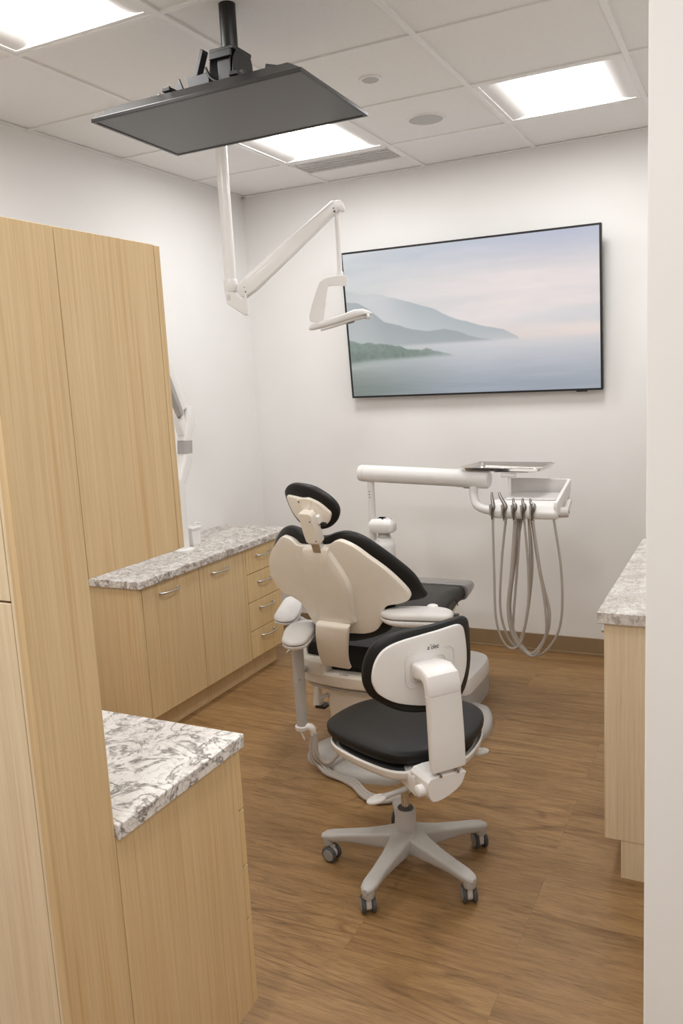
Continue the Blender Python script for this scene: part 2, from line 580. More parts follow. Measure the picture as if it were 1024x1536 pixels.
# return-air grille
t = thing('air_vent', 'slatted air grille in the ceiling between the square light and back wall', 'vent', (0.906, -0.39, H))
x0, x1, y0, y1 = 0.613, 1.199, -0.506, -0.262
b = MB()
for (a, c) in (((x0, y0), (x1, y0 + 0.012)), ((x0, y1 - 0.012), (x1, y1)), ((x0, y0), (x0 + 0.012, y1)), ((x1 - 0.012, y0), (x1, y1))):
    b.box((a[0], a[1], H - 0.006), (c[0], c[1], H + 0.012))
b.build('frame', M_TBAR, t, smooth=False)
b = MB()
for k in range(40):
    xx = x0 + 0.016 + k * (x1 - x0 - 0.032) / 39
    b.obox((xx, (y0 + y1) / 2, H + 0.004), ((0.75, 0, 0.66), (0, 1, 0), (-0.66, 0, 0.75)), (0.0062, (y1 - y0) / 2 - 0.010, 0.0008))
for k in range(5):
    yy = y0 + 0.03 + k * 0.045
    b.box((x0 + 0.01, yy - 0.001, H - 0.002), (x1 - 0.01, yy + 0.001, H + 0.008))
b.build('slats', M_GRILLE, t, smooth=False)
MB().box((x0, y0, H + 0.03), (x1, y1, H + 0.034)).build('backing', M_TRAYP, t, smooth=False)

t = thing('ceiling_speaker', 'larger round white speaker grille set in a ceiling tile', 'speaker', (1.520, -0.815, H))
MB().lathe([(0.001, -0.004), (0.070, -0.005), (0.078, -0.004)], (1.520, -0.815, H)).build('grille', M_SPK, t)
MB().lathe([(0.077, 0.0), (0.078, -0.006), (0.083, -0.007), (0.087, 0.0)], (1.520, -0.815, H)).build('rim', M_TBAR, t)
t = thing('smoke_detector', 'small round white disc in the ceiling tile right of the hanging screen', 'detector', (1.522, -1.437, H))
MB().lathe([(0.042, 0.0), (0.042, -0.005), (0.039, -0.008), (0.001, -0.008)], (1.522, -1.437, H)).build('cover', M_TBAR, t)
MB().lathe([(0.033, -0.0082), (0.031, -0.010), (0.001, -0.0105)], (1.522, -1.437, H)).build('grille', M_SPK, t)

# ------------------------------------------------------------ left base cabinet and granite top
def bar_handle(parent, x, yc, z, half=0.066, mat=M_NICKEL):
    b = MB()
    pts = [(x, yc - half, z), (x + 0.012, yc - half * 0.97, z), (x + 0.024, yc - half * 0.6, z), (x + 0.028, yc, z),
           (x + 0.024, yc + half * 0.6, z), (x + 0.012, yc + half * 0.97, z), (x, yc + half, z)]
    b.tube(pts, [0.0062, 0.0062, 0.0046, 0.0042, 0.0046, 0.0062, 0.0062], 10, smooth=5)
    b.lathe([(0.0085, 0), (0.0085, 0.003), (0.006, 0.005)], (x, yc - half, z), (1, 0, 0), 14)
    b.lathe([(0.0085, 0), (0.0085, 0.003), (0.006, 0.005)], (x, yc + half, z), (1, 0, 0), 14)
    b.build('handle', mat, parent)

FX = 0.460
t = thing('base_cabinet', 'long maple base cabinet with doors and drawers along the far left wall', 'cabinet', (0.23, -1.2, 0))
b = MB()
b.box((0.003, -1.803, 0.110), (FX - 0.020, -0.602, 0.735))
b.build('carcass', M_WOOD, t, bevel=0.001)
MB().box((0.003, -1.820, 0.110), (FX - 0.0005, -1.803, 0.735)).build('end_panel', M_WOOD, t, bevel=0.0015)
MB().box((0.003, -1.76, 0.0), (FX - 0.055, -0.612, 0.110)).build('toe_kick', M_WOOD, t, bevel=0.001)
g = 0.0018
for (ya, yb_, hy) in ((-1.802, -1.372, -1.613), (-1.372, -0.952, -1.199)):
    d = MB().box((FX - 0.020, ya + g, 0.115), (FX, yb_ - g, 0.731)).build('door', M_WOOD, t, bevel=0.0012)
    bar_handle(d, FX, hy, 0.678)
zs = [0.731, 0.590, 0.432, 0.271, 0.115]
for k in range(4):
    d = MB().box((FX - 0.020, -0.952 + g, zs[k + 1] + g), (FX, -0.603, zs[k] - g)).build('drawer', M_WOODB, t, bevel=0.0012)
    bar_handle(d, FX, -0.776, zs[k] - (0.053 if k == 0 else (0.059 if k == 1 else 0.046)))
tag(MB().box((0.0, -1.838, 0.735), (0.478, -0.47, 0.771)).build('countertop', M_STONE, bevel=0.004, seg=3),
    'brown and white granite countertop on the maple cabinet along the far left wall', 'countertop')

# ------------------------------------------------------------ tall unit, wall unit and low unit by the doorway
X1 = 1.826
XA = 0.95
t = thing('tall_cabinet', 'tall maple storage cabinet at the left edge of the photo', 'cabinet', (1.4, -3.6, 0))
MB().box((X1 - 0.018, -3.68, 0.0), (X1, -3.526, 1.890)).build('side_panel', M_WOOD, t, bevel=0.001)
b = MB()
b.box((XA, -3.660, 0.09), (X1 - 0.018, -3.526, 1.890))
b.box((XA, -3.64, 0.0), (X1 - 0.03, -3.54, 0.09))
b.build('carcass', M_WOODP, t, bevel=0.001)
MB().box((X1 - 0.0255, -3.680, 0.0), (X1 - 0.018, -3.660, 1.890)).build('edge_strip', M_WOODP, t, bevel=0.001)
for (za, zb) in ((1.2735, 1.885), (0.10, 1.2695)):
    d = MB().box((1.40, -3.679, za), (X1 - 0.0285, -3.661, zb)).build('door', M_WOODP, t, bevel=0.0012)
    d = MB().box((XA + 0.003, -3.679, za), (1.397, -3.661, zb)).build('door', M_WOODP, t, bevel=0.0012)
t = thing('upper_cabinet', 'maple upper cabinet joined to the tall cabinet, hanging above the marbled counter', 'cabinet', (1.4, -3.4, 1.276))
MB().box((XA, -3.5245, 1.276), (X1, -3.2600, 1.890)).build('carcass', M_WOOD, t, bevel=0.001)
for xa, xb in ((XA, 1.387), (1.390, X1)):
    d = MB().box((xa, -3.2585, 1.277), (xb, -3.2405, 1.889)).build('door', M_WOOD, t, bevel=0.0012)
t = thing('base_cabinet', 'low maple base cabinet under the white marbled counter in the foreground', 'cabinet', (1.4, -3.3, 0))
MB().box((XA, -3.5245, 0.100), (X1, -3.1190, 0.766)).build('carcass', M_WOOD, t, bevel=0.001)
MB().box((XA, -3.50, 0.0), (X1 - 0.03, -3.16, 0.100)).build('toe_kick', M_DARK, t)
zz = [0.764, 0.613, 0.470, 0.332, 0.102]
for k in range(4):
    d = MB().box((1.36, -3.1180, zz[k + 1] + g), (X1, -3.0985, zz[k] - g)).build('drawer', M_WOODB, t, bevel=0.0015)
    b = MB()
    zc = zz[k] - 0.05
    b.tube([(1.53, -3.0985, zc), (1.53, -3.075, zc), (1.60, -3.07, zc), (1.66, -3.075, zc), (1.66, -3.0985, zc)], 0.005, 8)
    b.build('handle', M_NICKEL, d)
d = MB().box((XA, -3.1180, 0.104), (1.357, -3.0985, 0.762)).build('door', M_WOOD, t, bevel=0.0015)
tag(MB().box((XA - 0.005, -3.5245, 0.766), (X1 + 0.010, -3.0885, 0.798)).build('countertop', M_STONE2, bevel=0.003, seg=3),
    'white marbled countertop with grey veins on the low foreground cabinet', 'countertop')

# ------------------------------------------------------------ right base cabinet
t = thing('base_cabinet', 'maple base cabinet at the right edge, half hidden by the white partition', 'cabinet', (2.8, -1.5, 0))
MB().box((2.520, -2.0975, 0.128), (XR - 0.003, -0.98, 0.834)).build('carcass', M_WOODP, t, bevel=0.001)
MB().box((2.500, -2.100, 0.130), (XR - 0.004, -2.0975, 0.834)).build('end_panel', M_WOODP, t)
MB().box((2.549, -2.0985, 0.0), (XR - 0.003, -1.0, 0.128)).build('toe_kick', M_WOODP, t, bevel=0.001)
for k in range(3):
    ya = -2.099 + k * 0.373
    d = MB().box((2.500, ya + g, 0.132), (2.519, ya + 0.373 - g, 0.832)).build('door', M_WOODP, t, bevel=0.0012)
    b = MB()
    b.tube([(2.500, ya + 0.12, 0.77), (2.476, ya + 0.125, 0.77), (2.472, ya + 0.185, 0.77), (2.476, ya + 0.245, 0.77), (2.500, ya + 0.25, 0.77)], 0.005, 8)
    b.build('handle', M_NICKEL, d)
tag(MB().box((2.480, -2.112, 0.834), (XR - 0.002, -0.96, 0.872)).build('countertop', M_STONE3, bevel=0.004, seg=3),
    'pale granite countertop beside the white partition at the right edge', 'countertop')

# ------------------------------------------------------------ wall television with the misty lake picture
def tv_frame(c, rx, ry, rz):
    R = Matrix.Rotation(rz, 3, 'Z') @ Matrix.Rotation(ry, 3, 'Y') @ Matrix.Rotation(rx, 3, 'X')
    return Vector(c), R @ X, R @ Z, R @ Vector((0, -1, 0))

def lut(c):
    c = np.asarray(c, float) / 255.0
    return np.where(c <= 0.04045, c / 12.92, ((c + 0.055) / 1.055) ** 2.4)

def lake_picture(nu, nv):
    rs = np.random.RandomState(5)
    u = np.linspace(0, 1, nu)[None, :].repeat(nv, 0)
    v = np.linspace(0, 1, nv)[:, None].repeat(nu, 1)      # 0 bottom, 1 top
    def nz(fx, fy, seed):
        r = np.random.RandomState(seed)
        gx = r.rand(int(fy) + 3, int(fx) + 3)
        a, b_ = u * fx, v * fy
        i, j = a.astype(int), b_.astype(int)
        p, q = a - i, b_ - j
        p, q = p * p * (3 - 2 * p), q * q * (3 - 2 * q)
        return (gx[j, i] * (1 - p) * (1 - q) + gx[j, i + 1] * p * (1 - q) + gx[j + 1, i] * (1 - p) * q + gx[j + 1, i + 1] * p * q)
    def L(a, b_, t):
        t = np.clip(t, 0, 1)[..., None]
        return np.asarray(a, float) * (1 - t) + np.asarray(b_, float) * t
    def sm(a, b_, t):
        t = np.clip((t - a) / (b_ - a), 0, 1)
        return t * t * (3 - 2 * t)
    hz = 0.345
    top = L((205, 210, 214), (183, 188, 206), u[...] * 1.15)
    midc = L((208, 210, 211), (228, 220, 219), u * 1.7)
    low = L((206, 206, 206), (228, 216, 210), u * 1.4)
    t1 = sm(0.72, 1.0, v)
    img = midc * (1 - t1[..., None]) + top * t1[..., None]
    t2 = sm(0.34, 0.52, v)
    img = low * (1 - t2[..., None]) + img * t2[..., None]
    cloud = (nz(4, 16, 1) * 0.5 + nz(9, 34, 2) * 0.3 + nz(19, 60, 3) * 0.2 - 0.5)
    img = img + cloud[..., None] * np.array([20, 14, 12])
    bl = np.exp(-((v - 0.47) / 0.05) ** 2) * sm(0.45, 0.9, u)
    img = img * (1 - 0.35 * bl[..., None]) + np.array([192, 202, 212]) * 0.35 * bl[..., None]
    def ridge(pts, seed, amp):
        xs = [p[0] for p in pts]
        ys = [p[1] for p in pts]
        r = np.interp(u[0], xs, ys)
        rr = np.random.RandomState(seed)
        for fr in (20, 45, 90, 180):
            g_ = rr.rand(fr + 2)
            r = r + (np.interp(u[0] * fr, np.arange(fr + 2), g_) - 0.5) * amp * 20 / fr
        return r[None, :]
    q = lambda px, py: ((px - 55) / 910.0, 1 - (py - 90) / 530.0)
    # far ridge
    r1 = ridge([q(55, 225), q(130, 245), q(170, 243), (q(250, 262)), q(330, 290), q(400, 315), q(450, 345), q(500, 362), q(550, 380), q(600, 393), q(640, 402), q(690, 428), q(700, 440), q(1000, 470)], 8, 0.010)
    a1 = sm(-0.004, 0.004, r1 - v) * (v > hz - 0.01) * (0.25 + 0.75 * sm(0.10, 0.32, u)) 
    dep = np.clip((r1 - v) / 0.30, 0, 1)
    c1 = L((176, 183, 188), (200, 204, 205), dep * 1.2)
    img = img * (1 - a1[..., None]) + c1 * a1[..., None]
    # mist falling between the ridges
    r2 = ridge([q(55, 262), q(100, 270), q(150, 300), q(200, 345), q(260, 362), q(310, 380), q(360, 390), q(430, 385), q(480, 398), q(520, 415), q(560, 430), q(610, 438), q(1000, 470)], 9, 0.008)
    a2 = sm(-0.004, 0.004, r2 - v) * (v > hz - 0.03)
    dep = np.clip((r2 - v) / 0.26, 0, 1)
    c2 = L((160, 167, 171), (176, 182, 183), dep)
    a2 = a2 * (0.75 + 0.25 * sm(0.0, 0.2, u))
    img = img * (1 - a2[..., None]) + c2 * a2[..., None]
    # water
    wt = np.clip((hz - v) / hz, 0, 1)
    cw = L((208, 208, 212), (157, 165, 177), wt * 1.15)
    cwl = L((184, 190, 190), (122, 132, 126), wt * 1.25)
    lx = sm(-0.10, 0.60, u)[..., None]
    cw = cwl * (1 - lx) + cw * lx
    rip = (nz(6, 40, 12) * 0.5 + nz(14, 90, 13) * 0.5 - 0.5)
    cw = cw + rip[..., None] * 9 * (0.4 + wt[..., None])
    aw = sm(-0.015, 0.015, hz - v)
    img = img * (1 - aw[..., None]) + cw * aw[..., None]
    # pink reflection near the horizon
    pk = np.exp(-((v - hz) / 0.05) ** 2) * sm(0.45, 0.8, u) * 0.45
    img = img * (1 - pk[..., None]) + np.array([222, 210, 208]) * pk[..., None]
    # wooded spit
    r3 = ridge([q(55, 408), q(120, 415), q(160, 428), q(220, 433), q(300, 446), q(350, 452), q(400, 464), q(440, 470), q(475, 480), q(480, 500), q(1000, 560)], 10, 0.030)
    bot = np.interp(u[0], [0, 0.1, 0.3, 0.46, 1], [0.24, 0.255, 0.26, 0.262, 0.27])[None, :]
    a3 = sm(-0.004, 0.006, r3 - v) * sm(-0.02, 0.02, v - bot) * (u < 0.47)
    c3 = L((108, 124, 116), (126, 142, 134), np.clip((v - bot) / 0.12, 0, 1)) + (nz(90, 60, 21)[..., None] - 0.5) * 16
    a3 = a3 * (0.95 - 0.45 * sm(0.2, 0.46, u))
    img = img * (1 - a3[..., None]) + c3 * a3[..., None]
    # shore wash at lower left
    a4 = np.exp(-((v - 0.205) / 0.02) ** 2) * (1 - sm(0.05, 0.28, u)) * 0.4 * nz(12, 50, 31)
    img = img * (1 - a4[..., None]) + np.array([205, 208, 202]) * a4[..., None]
    return np.clip(img, 0, 255)

C, U_, W_, N_ = tv_frame((1.449, -0.088, 1.905), 0.095, 0.0072, 0.0037)
t = thing('wall_television', 'large flat television on the back wall showing a misty lake picture', 'television', C)
hw, hh = 0.730, 0.420
b = MB().prism(rrect(hw, hh, 0.006, 3), C, U_, W_, N_, -0.028, -0.0015)
b.build('housing', M_BEZEL, t, bevel=0.002)
b = MB()
bz = 0.0105
o_ = [C + U_ * (sx * hw) + W_ * (sy * hh) for sx, sy in ((-1, -1), (1, -1), (1, 1), (-1, 1))]
i_ = [C + U_ * (sx * (hw - bz)) + W_ * (sy * (hh - bz)) for sx, sy in ((-1, -1), (1, -1), (1, 1), (-1, 1))]
b.loft([[p - N_ * 0.001 for p in o_], [p + N_ * 0.003 for p in o_], [p + N_ * 0.003 for p in i_], [p - N_ * 0.001 for p in i_]], caps=False, closed=True)
b.build('bezel', M_BEZEL, t, smooth=False)
nu, nv = 360, 204
img = lut(lake_picture(nu, nv))
me = bpy.data.meshes.new('screen')
vv = []
L0 = C - Vector(t.location)
uu_ = np.linspace(-(hw - bz), hw - bz, nu)
vv_ = np.linspace(-(hh - bz), hh - bz, nv)
Pg = (np.array(L0 + N_ * 0.0005)[None, None, :] + uu_[None, :, None] * np.array(U_) + vv_[:, None, None] * np.array(W_)).reshape(-1, 3)
idx = np.arange(nu * nv).reshape(nv, nu)
F = np.stack([idx[:-1, :-1], idx[:-1, 1:], idx[1:, 1:], idx[1:, :-1]], -1).reshape(-1, 4)
me.from_pydata(Pg.tolist(), [], F.tolist())
at = me.color_attributes.new('picture', 'FLOAT_COLOR', 'POINT')
at.data.foreach_set('color', np.concatenate([img, np.ones((nv, nu, 1))], -1).astype(np.float32).ravel())
m, nt, p = new_mat('lit_lake_picture')
a = N(nt, 'ShaderNodeAttribute', attribute_name='picture')
nt.links.new(a.outputs['Color'], p.inputs['Emission Color'])
p.inputs['Emission Strength'].default_value = 0.94
p.inputs['Base Color'].default_value = (0.02, 0.02, 0.02, 1)
p.inputs['Roughness'].default_value = 0.35
me.materials.append(m)
o = bpy.data.objects.new('screen', me)
COL.objects.link(o)
o.parent = t
b = MB()
b.obox((1.449, -0.026, 1.86), (X, Y, Z), (0.22, 0.026, 0.10))
b.build('wall_bracket', M_BMETAL, t, bevel=0.003)
MB().obox(C + U_ * 0.62 - W_ * (hh + 0.003) - N_ * 0.01, (U_, W_, N_), (0.028, 0.004, 0.010)).build('sensor', M_BEZEL, t)

# ------------------------------------------------------------ ceiling-mounted screen
tc = Vector((1.404, -2.280, 2.429))
t = thing('ceiling_television', 'switched-off black screen hung face down from the ceiling on a pole', 'television', (1.415, -2.274, H))
Rm = Matrix.Rotation(math.radians(-1.6), 3, 'X') @ Matrix.Rotation(math.radians(-0.5), 3, 'Z')
TU, TV_, TN = Rm @ X, Rm @ Y, Rm @ Z
hw, hh = 0.375, 0.2156
def rect_ring(sx, sy, n):
    return [tc + TU * (a * sx) + TV_ * (b_ * sy) + TN * n for a, b_ in ((-1, -1), (1, -1), (1, 1), (-1, 1))]
b = MB()
b.loft([rect_ring(hw - 0.013, hh - 0.013, 0.003), rect_ring(hw - 0.012, hh - 0.012, 0.0), rect_ring(hw, hh, 0.0), rect_ring(hw, hh, 0.012),
        rect_ring(hw - 0.006, hh - 0.005, 0.014), rect_ring(hw - 0.060, hh - 0.034, 0.046), rect_ring(hw - 0.09, hh - 0.065, 0.054)], caps=True)
b.build('housing', M_TVHOUS, t, bevel=0.003)
b = MB()
b.loft([rect_ring(hw - 0.0135, hh - 0.0135, 0.0022), rect_ring(hw - 0.0135, hh - 0.0135, 0.0032)][::-1], caps=True)
b.build('screen', M_SCRGL, t, smooth=False)
b = MB()
px_, py_ = 1.416, -2.277
b.lathe([(0.026, 0), (0.026, -0.128), (0.024, -0.130)][::-1], (px_, py_, H), seg=28)
b.build('pole_sleeve', M_BMETAL, t)
MB().lathe([(0.0205, 0.0), (0.0205, 0.05)], (px_, py_, H - 0.165), seg=24).build('pole', M_BMETAL, t)
b = MB()
zt_ = 2.628
b.lathe([(0.032, -0.012), (0.032, 0.006), (0.026, 0.010)], (px_, py_, zt_ - 0.004), seg=24)
b.box((px_ - 0.045, py_ - 0.052, zt_ - 0.016), (px_ + 0.045, py_ + 0.052, zt_ - 0.004))
b.build('bracket_cap', M_BMETAL, t, bevel=0.003)
for s in (-1, 1):
    poly = [(-0.050, 2.480), (0.045, 2.480), (0.058, 2.510), (0.056, 2.590), (0.045, 2.618), (-0.030, 2.620), (-0.052, 2.590), (-0.064, 2.520)]
    MB().prism(poly, (px_ + s * 0.042, py_, 0), Y, Z, X, -0.002, 0.002).build('side_plate', M_BMETAL, t, bevel=0.001)
b = MB()
b.box((px_ - 0.018, py_ - 0.050, 2.490), (px_ + 0.030, py_ - 0.010, 2.600))
b.box((px_ - 0.040, py_ - 0.062, 2.590), (px_ + 0.040, py_ - 0.052, 2.612))
b.build('pivot_block', M_BMETAL, t, bevel=0.003)
for yy, z_ in ((-0.03, 2.545), (0.02, 2.520)):
    MB().tube([(px_ - 0.055, py_ + yy, z_), (px_ + 0.055, py_ + yy, z_)], 0.006, 12).build('pivot_bolt', M_STEEL, t)
MB().tube([(px_ - 0.050, py_ - 0.066, 2.570), (px_ - 0.030, py_ - 0.072, 2.535), (px_ + 0.010, py_ - 0.072, 2.512), (px_ + 0.050, py_ - 0.066, 2.505)], 0.004, 8, smooth=5).build('cable', M_BEZEL, t)
b = MB()
b.obox((px_ - 0.078, py_ - 0.020, 2.520), ((1, 0, 0.0), Y, Z), (0.040, 0.050, 0.034))
b.obox((px_ - 0.088, py_ - 0.040, 2.585), ((0.42, 0, 1), Y, (1, 0, -0.42)), (0.050, 0.014, 0.007))
b.obox((px_ - 0.085, py_ - 0.045, 2.556), ((1, 0, 0.1), Y, Z), (0.040, 0.012, 0.003))
b.build('tilt_arm', M_BMETAL, t, bevel=0.002)
b = MB()
for yy in (-0.10, 0.10):
    b.box((px_ - 0.26, py_ + yy - 0.012, 2.480), (px_ + 0.22, py_ + yy + 0.012, 2.496))
for xx in (-0.13, 0.11):
    b.box((px_ + xx - 0.014, py_ - 0.17, 2.490), (px_ + xx + 0.014, py_ + 0.17, 2.502))
b.build('mounting_rail', M_BMETAL, t, bevel=0.002)
for k, xx in enumerate((-0.235, -0.205, -0.165, -0.125)):
    b = MB()
    h_ = (0.016, 0.022, 0.034, 0.046)[k]
    b.add([(px_ + xx - 0.022, py_ - 0.114, 2.496), (px_ + xx + 0.024, py_ - 0.114, 2.494), (px_ + xx + 0.006, py_ - 0.112, 2.494 + h_),
           (px_ + xx - 0.022, py_ - 0.106, 2.494), (px_ + xx + 0.024, py_ - 0.106, 2.494), (px_ + xx + 0.006, py_ - 0.106, 2.494 + h_)],
          [(0, 1, 2), (5, 4, 3), (0, 3, 4, 1), (1, 4, 5, 2), (2, 5, 3, 0)])
    b.build('latch_tab', M_BMETAL, t, bevel=0.001)
MB().obox((px_ + 0.085, py_ - 0.08, 2.512), ((1, 0, 0.5), Y, (-0.5, 0, 1)), (0.018, 0.012, 0.014)).build('latch_tab', M_BMETAL, t, bevel=0.001)
MB().obox((px_ + 0.205, py_ - 0.10, 2.508), ((1, 0, -0.3), Y, (0.3, 0, 1)), (0.020, 0.012, 0.008)).build('latch_tab', M_BMETAL, t, bevel=0.001)
b = MB()
b.lathe([(0.007, -0.012), (0.007, 0.012)], (px_ - 0.262, py_ - 0.10, 2.488), (1, 0, 0), 12)
b.build('end_screw', M_STEEL, t)

# ------------------------------------------------------------ operating light
D1 = Vector((0.894, 0.448, 0))           # sideways
D2 = Vector((-0.448, 0.894, 0))          # away
P0 = Vector((0.766, -1.372, 0))
t = thing('operating_light', 'white dental lamp on a jointed arm hanging from the ceiling', 'lamp', (0.766, -1.372, H))
b = MB()
b.lathe([(0.0265, 2.055), (0.0265, H)], P0, seg=28)
b.build('pole', M_WPLAST, t)
MB().lathe([(0.045, H - 0.02), (0.050, H - 0.012), (0.050, H)], P0, seg=28).build('ceiling_collar', M_WPLAST, t)
b = MB()
b.lathe([(0.0285, 2.022), (0.0310, 2.026), (0.0310, 2.072), (0.0285, 2.078)], P0, seg=28)
b.build('lower_collar', M_WPLAST, t)
el = [(-0.027, 2.024), (0.010, 2.024), (0.030, 2.000), (0.045, 1.985), (0.058, 1.987), (0.062, 2.012), (0.070, 2.010), (0.070, 1.918), (0.052, 1.918), (-0.021, 1.970)]
MB().prism(el, P0, D1, Z, D2, -0.026, 0.026).build('elbow', M_WPLAST, t, bevel=0.006, seg=3)
MB().prism([(-0.018, 2.008), (-0.002, 2.008), (-0.002, 1.984), (-0.018, 1.984)], P0, D1, Z, D2, -0.0275, -0.0262).build('switch', M_PAD, t)
A0 = P0 + D1 * 0.050 + Z * 2.020
A1 = P0 + D1 * 0.492 + Z * 2.372
ad = (A1 - A0).normalized()
an = ad.cross(D2).normalized()
if an.z < 0:
    an = -an
def armring(pos, hw_, hh_, lift=0.0):
    return [pos + an * (q[1] + lift) + D2 * q[0] for q in rrect(hw_, hh_, min(hw_, hh_) * 0.6, 4)]
Ls = (A1 - A0).length
b = MB()
b.loft([armring(A0 + ad * (Ls * s), 0.024 * k, 0.043 * k2) for s, k, k2 in ((-0.03, 0.7, 0.45), (0.0, 1, 0.8), (0.10, 1, 0.95), (0.5, 0.95, 0.82), (0.9, 0.9, 0.66), (1.0, 0.9, 0.62))], caps=True)
b.build('arm', M_WPLAST, t, bevel=0.002)
b = MB()
b.prism([(-0.020, 0.014), (0.016, 0.020), (0.034, 0.004), (0.040, -0.022), (0.030, -0.030), (0.014, -0.026), (0.004, -0.014), (-0.024, -0.020)], A1, D1, Z, D2, -0.021, 0.021)
b.build('arm_end_cap', M_WPLAST, t, bevel=0.006, seg=3)
for (s, hgt, rr) in ((0.02, -0.012, 0.0035), (0.035, 0.006, 0.0025), (0.965, -0.004, 0.003), (0.955, -0.018, 0.005)):
    MB().lathe([(rr, 0), (rr, 0.002)], A0 + ad * (Ls * s) + an * hgt - D2 * 0.0225, -D2, 10).build('screw', M_MARK, t)
def text_part(name, body, origin, ux, uz, size, parent, mat, shear=0.0, depth=0.0004):
    cu = bpy.data.curves.new('t', 'FONT')
    cu.body = body
    cu.size = size
    cu.shear = shear
    cu.extrude = depth
    cu.offset = 0.0
    cu.resolution_u = 3
    to = bpy.data.objects.new('t', cu)
    COL.objects.link(to)
    bpy.context.view_layer.update()
    me = bpy.data.meshes.new_from_object(to)
    bpy.data.objects.remove(to)
    bpy.data.curves.remove(cu)
    nn = Vector(ux).cross(Vector(uz))
    r = parent
    while r.parent is not None:
        r = r.parent
    for vtx in me.vertices:
        c_ = Vector(origin) + Vector(ux) * vtx.co.x + Vector(uz) * vtx.co.y + nn * vtx.co.z
        vtx.co = c_ - Vector(r.location)
    me.name = name
    me.materials.clear()
    me.materials.append(mat)
    o = bpy.data.objects.new(name, me)
    COL.objects.link(o)
    o.parent = parent
    return o
text_part('logo_mark', "a'dec", A0 + ad * (Ls * 0.085) - an * 0.002 - D2 * 0.0222, ad, an, 0.014, t, M_TRAYP, 0.2)
rp = P0 + D1 * 0.494
MB().lathe([(0.0115, 2.07), (0.0115, 2.358)], rp, seg=20).build('drop_rod', M_WPLAST, t)
MB().lathe([(0.016, 2.052), (0.0155, 2.082), (0.0135, 2.086)], rp, seg=20).build('rod_collar', M_WPLAST, t)
yk = [(0.522, 2.066), (0.522, 2.030), (0.512, 2.024), (0.450, 2.026), (0.434, 2.010), (0.412, 1.880), (0.400, 1.868), (0.360, 1.872), (0.344, 1.884), (0.356, 1.935), (0.392, 2.030), (0.412, 2.052), (0.444, 2.064)]
MB().prism(cr(yk, 3, True), P0, D1, Z, D2, -0.018, 0.018).build('yoke', M_WPLAST, t, bevel=0.007, seg=3)
# lamp head: a shallow wing
hd = (Vector((1.328, -1.090, 1.912)) - Vector((1.070, -1.223, 1.850))).normalized()
hs = hd.cross(Z).normalized()
hn = hs.cross(hd).normalized()
hc = (Vector((1.328, -1.090, 1.905)) + Vector((1.066, -1.223, 1.843))) / 2
b = MB()
sec = []
for s, wdt, th, off in ((-0.145, 0.018, 0.006, -0.002), (-0.13, 0.032, 0.012, 0), (-0.06, 0.042, 0.016, 0), (0.02, 0.055, 0.016, 0.003), (0.07, 0.066, 0.018, 0.006), (0.11, 0.060, 0.014, 0.004), (0.135, 0.048, 0.008, -0.004), (0.148, 0.030, 0.004, -0.010)):
    sec.append([hc + hd * s + hs * q[0] + hn * (q[1] + off) for q in rrect(wdt, th, th * 0.8, 4)])
b.loft(sec)
b.build('lamp_head', M_WPLAST, t, bevel=0.001)
b = MB()
b.loft([[hc + hd * s + hs * q[0] + hn * (q[1] - 0.020 + o2) for q in rrect(wd_, 0.005, 0.004, 3)] for s, wd_, o2 in ((-0.095, 0.028, 0), (-0.05, 0.034, 0), (0.05, 0.046, 0.004), (0.10, 0.048, 0.004), (0.118, 0.040, 0.004))])
b.build('lower_cover', M_WMATTE, t, bevel=0.001)
MB().lathe([(0.018, 0.0), (0.020, 0.006), (0.014, 0.010), (0.001, 0.010)], hc + hd * 0.045 - hn * 0.018, -hn, 20).build('lens', M_TRAYP, t)
b = MB()
b.tube([hc + hd * 0.095 - hn * 0.012 + hs * 0.02, hc + hd * 0.125 - hn * 0.022 + hs * 0.02, hc + hd * 0.125 - hn * 0.022 + hs * 0.055], 0.009, 12, smooth=4)
b.lathe([(0.011, 0), (0.013, 0.004), (0.011, 0.012)], hc + hd * 0.120 - hn * 0.022 + hs * 0.055, hd, 14)
b.build('handle', M_WPLAST, t)

# ------------------------------------------------------------ x-ray arm on the far counter
t = thing('xray_arm', 'white folding wall arm with a grey band behind the tall cabinet', 'arm', (0.25, -1.19, 0.771))
AX = 0.25
b = MB()
def prect(c, d, w2, h2):
    """rounded rectangle ring across direction d in the x=AX plane"""
    d = Vector(d).normalized()
    s = X.cross(d).normalized()
    return [Vector(c) + X * q[0] + s * q[1] for q in rrect(w2, h2, min(w2, h2) * 0.5, 4)]
b.loft([prect((AX, -1.34, 1.960), (0, 0.42, -0.9), 0.026, 0.036), prect((AX, -1.20, 1.660), (0, 0.42, -0.9), 0.026, 0.034), prect((AX, -1.125, 1.500), (0, 0.42, -0.9), 0.024, 0.030)])
b.build('upper_arm', M_WMATTE, t, bevel=0.002)
b = MB()
b.loft([prect((AX + 0.02, -1.36, 1.880), (0, 0.42, -0.9), 0.018, 0.022), prect((AX + 0.02, -1.180, 1.500), (0, 0.42, -0.9), 0.018, 0.018), prect((AX + 0.02, -1.165, 1.468), (0, 0.42, -0.9), 0.016, 0.014)])
b.build('lower_link', M_BAND, t, bevel=0.002)
b = MB()
b.loft([prect((AX, -1.090, 1.515), (0, -0.1, -1), 0.028, 0.022), prect((AX, -1.085, 1.48), (0, -0.1, -1), 0.032, 0.034), prect((AX, -1.092, 1.42), (0, -0.12, -1), 0.032, 0.036), prect((AX, -1.112, 1.375), (0, -0.1, -1), 0.030, 0.034), prect((AX, -1.120, 1.336), (0, -0.05, -1), 0.028, 0.034)])
b.build('joint_cover', M_WMATTE, t, bevel=0.002)
b = MB()
